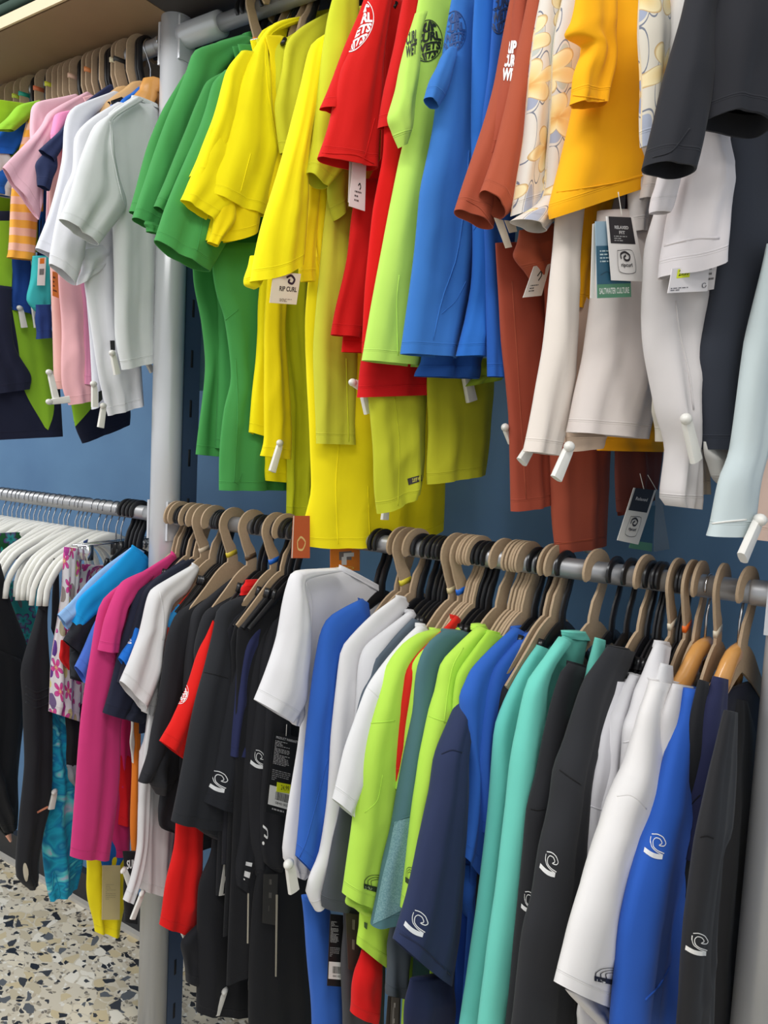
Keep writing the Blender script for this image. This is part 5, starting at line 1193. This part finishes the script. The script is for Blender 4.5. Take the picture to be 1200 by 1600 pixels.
g.part('sleeve', '680,983 654,990 630,1007 610,1033 598,1063 577,1130 562,1190 552,1283 544,1340 537,1397', '700,990 676,1010 650,1040 632,1080 620,1150 618,1220 616,1283 606,1350 583,1414', t=0.024, d=0.01, fold=0.7)
g.part('sleeve', '540,1396 542,1412 560,1424', '600,1396 590,1412 580,1428', t=0.012, d=0.002)
g.print(A_OVAL, '568,1364 597,1366 596,1396 568,1392', (40, 56, 30), on='sleeve'); g.print(Art().text('50+', 0, 0, 1, 1, 0.03), '570,1384 581,1386 581,1391 570,1389', (220, 235, 190), on='sleeve', name='lettering'); g.seam('577,1130 600,1128 617,1126', on='sleeve'); g.seam('570,1270 590,1250 598,1210', on='sleeve', r=0.0006)
g.collar('672,981 670,988', '690,982 698,992', t=0.016)
g.print(Art().rect(0, 0, 1, 1, 2, 2), '569,1440 574,1442 573,1452 569,1448', (60, 90, 40), on='body', name='side_label')
g.part('lower_body', '565,1485 556,1520 550,1560 549,1583', '600,1480 594,1520 592,1560 588,1592', rgb=(218, 20, 20), t=0.018, d=-0.012, label='red cuff of the shirt behind')
g = Garment('rash_guard', 'red rash guard seen as a thin strip between two lime tees', 'shirt', (212, 36, 22), 'L', h=740, psi=17, hang='card', short='thin red rash guard')
g.part('sleeve', '712,962 690,985 655,1020 636,1048 628,1080 622,1110 616,1180 616,1220', '720,970 700,1000 680,1030 660,1060 650,1100 640,1200', t=0.01)
g.collar('704,960 704,976', '718,962 720,980', t=0.014)
g = Garment('tee_shirt', 'lime tee between the red strip and the teal grey tee', 'shirt', (182, 226, 80), 'L', h=746, psi=17, hang='card', short='lime tee behind the teal grey one')
g.part('sleeve', '722,976 690,1000 664,1013 645,1037 638,1080 628,1170 618,1233', '735,980 710,1005 690,1030 680,1080 670,1170 650,1250', t=0.014)
g.auto(0.75, 0.19)
g = Garment('tee_shirt', 'teal grey tee with heathered lower sleeve ending in a long point', 'shirt', TG, 'L', h=760, psi=17, hang='black', short='teal grey tee')
g.part('sleeve', '696,984 680,995 664,1013 653,1047 647,1113 634,1177 622,1240 612,1300 600,1352 592,1400 582,1446', '732,987 722,1010 712,1040 700,1090 690,1150 672,1200 656,1283 645,1350 632,1420', t=0.022, d=0.012, fold=0.7)
g.collar('690,983 690,992', '728,984 733,992', t=0.018)
g.patch('617,1284 608,1330 598,1370 590,1410 583,1444', '650,1274 644,1320 640,1350 636,1390 632,1420', (96, 136, 142), kind='heather', rgb2=(130, 166, 170), name='heather_panel'); g.seam('614,1290 626,1280 644,1274')
g.part('body', '610,1440 606,1500 603,1540 604,1552', '640,1440 638,1500 636,1540 634,1553', rgb=(76, 84, 92), t=0.014)
g.auto(0.7, 0.18)
g.card('606,1556 626,1560 624,1640 600,1640', (58, 52, 46), (), d=0.03)
g.card('612,1558 624,1560 620,1640 608,1640', (90, 84, 76), [(Art().text("NEILL", 0.2, 0.1, 0.8, 0.8), (220, 214, 204))], d=0.034, label='brown hang tag with pale upright letters')
g = Garment('tee_shirt', 'lime tee with high collar and folded sleeve right of the teal grey tee', 'shirt', LM, 'L', h=787, psi=17, hang='card', short='lime tee with high collar')
g.part('sleeve', '748,978 722,1002 697,1027 688,1043 682,1080 674,1110 660,1180 650,1250 637,1350 628,1420', '762,986 745,1010 735,1040 722,1080 712,1120 704,1170 690,1250 665,1350 650,1420', t=0.022, fold=1.2)
g.collar('738,976 736,984', '755,974 764,988', t=0.018); g.seam('664,1116 684,1124 706,1130'); g.seam('724,1012 708,1040 700,1080 694,1130')
g.print(A_OVAL, '634,1352 644,1354 642,1384 634,1382', (40, 56, 30))
g.auto(0.85, 0.19, rgb=(160, 204, 60))
g = Garment('tee_shirt', 'lime tee behind the high collared one', 'shirt', (170, 218, 70), 'L', h=812, psi=16, hang='card', short='rear lime tee')
g.part('sleeve', '764,985 744,1010 718,1050 712,1080 708,1130 706,1180', '786,995 775,1020 765,1060 750,1110 740,1180', t=0.014)
g.auto(0.7, 0.18); g.collar('762,984 760,992', '782,988 786,998', t=0.018)
g = Garment('rash_guard', 'dark navy tee with white wave logo above its wide cuff', 'shirt', (44, 54, 88), 'L', h=822, psi=16, hang='card', short='dark navy tee with wave logo')
g.part('body', '640,1530 635,1560 630,1640', '710,1520 708,1560 706,1640', rgb=(30, 38, 70), t=0.018)
g.part('sleeve', '745,1060 717,1097 700,1140 686,1180 676,1240 657,1317 638,1400 617,1468', '760,1070 745,1100 732,1150 722,1183 719,1317 716,1400 712,1460 700,1536', t=0.028, d=0.01, fold=0.7, sag=0.004)
g.print(A_WAVE, '642,1418 672,1430 662,1466 628,1452', (228, 230, 234)); g.seam('690,1178 706,1172 722,1176', rgb=(26, 34, 60))
g.seam('624,1458 660,1480 704,1524', rgb=(34, 42, 70), r=0.0011)
g.auto(0.9, 0.19)
g = Garment('rash_guard', 'royal blue tee with high collar, its sleeve ending in a pointed hem', 'shirt', (46, 98, 190), 'L', h=827, psi=16, hang='card', short='royal blue tee with pointed hem')
g.part('sleeve', '804,980 770,1012 740,1045 727,1073 721,1090 722,1147 728,1200 724,1270 717,1332', '820,990 800,1020 782,1060 770,1100 762,1150 756,1220 760,1290 759,1350 743,1368', t=0.02)
g.part('body', '722,1350 718,1390 722,1427 736,1440', '770,1350 760,1380 748,1397 742,1436', t=0.012, fold=1.4)
g.part('body', '716,1410 718,1440 726,1480 732,1493', '752,1410 746,1440 740,1480 735,1494', t=0.01, rgb=(28, 74, 168), d=-0.01)
g.collar('796,978 794,986', '812,976 818,990', t=0.018); g.seam('744,1236 732,1256 724,1290'); g.seam('720,1328 732,1342 744,1360'); g.auto(0.9, 0.18, rgb=(28, 70, 160))
g = Garment('rash_guard', 'royal blue tee, second and narrower, beside the black strip', 'shirt', (44, 92, 184), 'L', h=840, psi=16, hang='black', short='second royal blue tee')
g.part('sleeve', '826,986 800,1010 772,1042 762,1065 754,1100 750,1150 746,1200 752,1300', '838,994 822,1020 806,1060 796,1100 786,1180 776,1300', t=0.016)
g.collar('818,985 816,994', '832,984 838,998', t=0.018)
g.auto(0.85, 0.18)
g = Garment('rash_guard', 'black rash guard strip left of the mint shirts', 'shirt', BK, 'L', h=852, psi=16, hang='black', short='black strip rash guard')
g.part('sleeve', '846,990 820,1020 795,1060 782,1080 776,1120 770,1200', '858,996 840,1030 820,1070 800,1130 790,1210', t=0.014); g.auto(0.9, 0.19, rgb=(24, 25, 32))
# mint
g = Garment('rash_guard', 'mint green long-sleeved shirt, rear of the two mint ones', 'shirt', (104, 200, 188), 'L', h=872, psi=16, hang='card', short='rear mint shirt')
g.part('sleeve', '840,1008 820,1037 800,1073 786,1105 776,1140 772,1217 764,1300 750,1400 736,1500 718,1640', '864,1018 850,1040 830,1080 815,1120 806,1150 800,1217 798,1300 790,1400 775,1500 752,1640', t=0.02, fold=0.7)
g.collar('836,1006 834,1014', '856,1006 864,1020', t=0.018)
g = Garment('rash_guard', 'mint green long-sleeved shirt, front of the two, left of the black shirts', 'shirt', MINT, 'L', h=932, psi=15, hang='card', short='front mint shirt')
g.part('body', '882,990 864,1015 846,1040 840,1100 836,1200 820,1400', '918,994 910,1030 900,1080 895,1150 885,1250 860,1400', t=0.018, rgb=(96, 182, 168))
g.part('sleeve', '876,995 852,1030 830,1063 822,1090 813,1137 805,1180 793,1283 778,1400 764,1500 748,1640', '888,1005 866,1035 850,1068 846,1110 843,1160 838,1200 829,1283 820,1400 808,1500 794,1640', t=0.022, d=0.018, fold=0.6)
g.collar('878,986 880,996', '912,986 920,1000', t=0.018)
g = Garment('rash_guard', 'black tee with white strip logo, left of the taller black tee', 'shirt', (34, 35, 39), 'L', h=962, psi=12, hang='black', short='black tee with strip logo')
g.part('sleeve', '890,1036 878,1050 870,1073 860,1110 850,1160 841,1217 829,1265 824,1330 817,1395 806,1500 792,1640', '922,1046 915,1070 905,1100 900,1150 885,1220 870,1300 856,1395 845,1500 830,1640', t=0.022, fold=0.8)
g.print(A_WAVE, '817,1392 836,1392 832,1426 814,1424', (230, 230, 230)); g.seam('829,1264 840,1266 852,1264', rgb=(16, 16, 18)); g.collar('888,1032 886,1040', '915,1040 922,1050', t=0.018)
g.auto(0.9, 0.18)
g = Garment('rash_guard', 'mint shirt sliver between the black tees', 'shirt', (96, 180, 166), 'L', h=985, psi=12, hang='black', short='mint sliver shirt')
g.part('sleeve', '930,996 925,1030 918,1060 905,1090 897,1122', '945,1000 942,1030 940,1060 930,1100 915,1150', t=0.012)
g.auto(0.5, 0.16)
g = Garment('rash_guard', 'charcoal black tee with white wave logo right of the mint shirts', 'shirt', (42, 43, 47), 'L', h=1008, psi=12, hang='card', short='charcoal tee with wave logo')
g.part('sleeve', '952,1010 935,1035 917,1060 908,1085 900,1113 888,1160 874,1202 866,1260 850,1325 838,1400 822,1465 802,1640', '988,1018 975,1050 955,1090 935,1130 922,1170 909,1220 905,1320 902,1412 890,1500 880,1640', t=0.026, fold=0.7)
g.print(A_WAVE, '850,1328 874,1334 868,1372 842,1362', (230, 230, 230)); g.seam('874,1203 892,1216 908,1226', rgb=(20, 20, 22)); g.collar('948,1008 946,1016', '978,1012 988,1022', t=0.018)
g.auto(0.9, 0.19)
# whites
g = Garment('tee_shirt', 'white shirt, leftmost of the white group beside the charcoal tee', 'shirt', (226, 225, 230), 'L', h=1018, psi=10, hang='black', short='leftmost white shirt of the group')
g.part('sleeve', '963,1064 957,1083 944,1110 933,1137 926,1160 922,1190 917,1220 913,1255 908,1340 905,1395', '982,1066 976,1090 968,1130 958,1160 952,1190 948,1220 944,1255 935,1340 930,1410', t=0.018); g.seam('915,1256 930,1262 948,1268')
g.collar('962,1060 960,1070', '978,1060 984,1070', t=0.016)
g = Garment('tee_shirt', 'white shirt with rounded neck, second of the white group', 'shirt', (230, 229, 233), 'L', h=1030, psi=10, hang='black', short='second white shirt of the group')
g.part('sleeve', '986,1054 978,1070 966,1100 956,1120 948,1160 944,1200 934,1255 930,1300', '1004,1056 996,1080 986,1130 978,1170 970,1220 966,1290', t=0.018)
g.auto(0.7, 0.17); g.collar('984,1052 984,1060', '1000,1052 1006,1062', t=0.016)
g = Garment('tee_shirt', 'white shirt with the tallest collar of the white group', 'shirt', (228, 226, 228), 'L', h=1057, psi=9, hang='card', short='tallest-collared white shirt', sticker=(226, 214, 190))
g.part('sleeve', '1026,1004 1016,1030 1008,1055 998,1080 990,1110 980,1137 976,1180 970,1240', '1044,1012 1036,1040 1026,1070 1016,1110 1008,1150 1000,1240', t=0.018)
g.collar('1026,1001 1022,1012', '1040,1002 1046,1014', t=0.016); g.seam('974,1160 986,1158 992,1162')
g = Garment('tee_shirt', 'white tee with folded neck behind the front white one', 'shirt', (224, 222, 224), 'L', h=1072, psi=8, hang='black', short='fourth white shirt')
g.part('sleeve', '1034,1036 1028,1060 1022,1090 1012,1130 1006,1180 1002,1230', '1048,1040 1046,1070 1044,1110 1036,1160 1028,1230', t=0.014); g.auto(0.8, 0.17)
g = Garment('tee_shirt', 'cream white tee with broad cuff and black 50+ strip, lowest at the front', 'shirt', (240, 237, 236), 'L', h=1080, psi=8, hang='card', short='white tee with 50+ strip', sticker=(240, 110, 30))
g.part('sleeve', '1020,1064 1014,1085 1004,1113 996,1150 984,1200 964,1246 948,1295 930,1342 912,1394 895,1447 872,1537', '1040,1066 1044,1100 1040,1140 1030,1180 1018,1220 1008,1255 990,1320 982,1400 976,1460 968,1528 971,1579', t=0.028, d=0.01, fold=0.6, k=1.5)
g.part('sleeve', '884,1545 904,1568 930,1600 950,1640', '962,1560 962,1590 964,1610 966,1640', t=0.016, d=0.0)
g.part('body', '905,1560 905,1590 905,1640', '968,1560 966,1590 966,1640', t=0.014, d=-0.01)
g.print(A_OVAL, '928,1508 972,1512 972,1542 928,1536', (26, 26, 30), on='sleeve'); g.print(Art().text('50+', 0, 0, 1, 1, 0.03), '931,1529 945,1531 945,1538 931,1535', (235, 235, 235), on='sleeve', name='lettering')
g.seam('964,1244 984,1242 1000,1252 1010,1264', on='sleeve'); g.collar('1016,1060 1016,1070', '1034,1060 1042,1072', t=0.018)
g = Garment('tee_shirt', 'white tee at the right of the white group, left of the blue one', 'shirt', (226, 222, 224), 'L', h=1094, psi=7, hang='card', short='rightmost white shirt of the group')
g.part('sleeve', '1054,1068 1046,1090 1037,1120 1032,1160 1027,1217 1010,1260 1000,1330', '1079,1072 1072,1100 1066,1140 1056,1200 1046,1260 1020,1340', t=0.018)
g.collar('1052,1064 1052,1074', '1074,1066 1080,1076', t=0.016)
g.auto(0.8, 0.17)
# blue, black, navy, black
g = Garment('rash_guard', 'bright blue tee with white wave logo left of the last black shirts', 'shirt', (44, 94, 190), 'L', h=1108, psi=6, hang='wood', hl='varnished wooden hanger left of the last tan hanger with cream sticker', short='blue tee', half=0.17)
g.part('sleeve', '1074,1075 1066,1110 1054,1150 1038,1217 1024,1270 1007,1318 990,1380 976,1447 968,1520 956,1640', '1090,1077 1086,1110 1082,1150 1078,1202 1068,1280 1060,1377 1050,1450 1044,1535 1036,1640', t=0.026, fold=0.9)
g.part('body', '1046,1400 1046,1500 1052,1546', '1072,1400 1070,1500 1066,1550', t=0.014)
g.print(A_WAVE, '1012,1302 1042,1304 1036,1344 1004,1338', (230, 232, 236), on='sleeve'); g.seam('1046,1510 1030,1540 1008,1562', on='sleeve', r=0.0014); g.collar('1074,1072 1072,1082', '1086,1072 1091,1082', t=0.016)
g = Garment('rash_guard', 'narrow black shirt squeezed between the blue tee and the navy one', 'shirt', (30, 31, 35), 'L', h=1128, psi=7, hang='card', short='narrow black shirt', sticker=(226, 214, 190))
g.part('sleeve', '1094,1062 1086,1100 1076,1160 1070,1217 1062,1300 1056,1400', '1104,1066 1100,1110 1094,1180 1088,1300 1080,1420', t=0.014); g.auto(0.9, 0.18)
g = Garment('rash_guard', 'dark navy shirt beside the last black shirt', 'shirt', (38, 42, 76), 'L', h=1168, psi=14, hang='card', short='dark navy shirt at the end')
g.part('sleeve', '1116,1057 1110,1080 1103,1100 1090,1165 1080,1220 1074,1260 1066,1340', '1134,1060 1130,1090 1124,1130 1110,1190 1100,1250 1094,1340', t=0.018, d=0.004); g.auto(0.9, 0.19, rgb=(28, 30, 44)); g.seam('1076,1262 1086,1250 1094,1242', rgb=(18, 20, 34))
g = Garment('rash_guard', 'black shirt with white strip logo, last one beside the right post', 'shirt', (38, 38, 41), 'L', h=1160, psi=4, hang='wood', hl='varnished wooden hanger closest to the right post', short='last black shirt', half=0.16)
g.part('body', '1140,1090 1133,1120 1124,1150 1110,1187 1104,1230 1100,1300 1096,1400 1080,1640', '1164,1094 1172,1120 1178,1160 1180,1220 1172,1300 1165,1400 1160,1640', t=0.022, fold=0.8, psi=14)
g.part('sleeve', '1136,1110 1116,1200 1102,1270 1095,1307 1086,1380 1077,1447 1070,1520 1060,1640', '1146,1112 1140,1210 1130,1290 1116,1330 1110,1400 1106,1470 1104,1540 1100,1640', t=0.016, d=0.03, fold=0.8)
g.print(A_WAVE, '1076,1456 1106,1458 1104,1494 1070,1490', (234, 232, 228)); g.seam('1094,1308 1104,1306 1116,1310', rgb=(18, 18, 20))
# loose hangers packed on the rail and a few card tags between them
for x, k in ((287, 'black'), (291, 'black'), (345, 'black'), (349, 'black'), (408, 'black'), (452, 'black'), (600, 'black'), (692, 'black'), (698, 'black'), (752, 'black'), (768, 'black'), (884, 'black'), (1036, 'black'), (1066, 'black'),
             (277, 'card'), (300, 'card'), (311, 'card'), (628, 'card'), (652, 'card'), (736, 'card'), (750, 'card'), (806, 'card'), (818, 'card'), (862, 'card')):
    kd = 'black plastic' if k == 'black' else 'tan cardboard'
    nb = {287: 'first of two just right of the magenta tee', 291: 'second of two just right of the magenta tee', 345: 'first of two behind the red logo sleeve', 349: 'second of two behind the red logo sleeve', 408: 'between the red collar and the big black tee', 452: 'under the rust orange card tag', 600: 'right of the orange card tag', 692: 'first of two left of the cream-stickered tan one', 698: 'second of two left of the cream-stickered tan one', 752: 'behind the teal grey tee collar', 768: 'just right of the teal grey tee', 884: 'under the low rust shirt', 1036: 'beside the second white shirt', 1066: 'between the cream- and orange-stickered hangers',
          277: 'closest to the left post', 300: 'touching the navy shirt hangers', 311: 'just left of the tall white tee hanger', 628: 'left of the yellow-stickered one', 652: 'right of the yellow-stickered one', 736: 'right of the middle blue-stickered one', 750: 'second right of the middle blue-stickered one', 806: 'before the rear lime tee', 818: 'after the rear lime tee', 862: 'left of the low rust shirt'}[x]
    hanger(k, 'L', x, '%s hanger on the rail, %s' % (kd, nb), group='loose %s hangers on the lower right rail' % kd)
g = Garment('swim_shorts', 'dark shorts on a black hanger with orange card tags under the yellow hem', 'shorts', (30, 31, 36), 'L', h=520, psi=12, hang='black', short='dark shorts with orange tags')
g.part('body', '500,900 496,960 498,1040', '560,900 556,960 550,1040', t=0.014)
OC = [(Art().rect(0.3, 0.3, 0.72, 0.62, 2, 2), (120, 110, 104)), (Art().rect(0.38, 0.5, 0.55, 0.8, 2, 2).rect(0.45, 0.36, 0.8, 0.5, 2, 2), (222, 220, 214)), (Art().text('EEO', 0.2, 0.86, 0.8, 0.96), (232, 200, 90))]
g.card('458,806 484,806 484,872 455,872', (196, 92, 48), [(Art().stroke([(0.3, 0.6), (0.5, 0.5), (0.75, 0.62), (0.6, 0.8), (0.35, 0.78)], 0.05, True), (226, 190, 120)), (Art().rect(0.0, 0.0, 0.06, 1, 1, 4), (226, 206, 190))], d=0.06, label='rust orange card tag with pale outline figure')
g.card('516,852 562,846 562,892 516,890', (232, 132, 40), OC, d=0.05, label='orange card tag with grey and white figure')
if WARN: print('CLAMP', sorted(set(WARN))[:10], len(WARN))
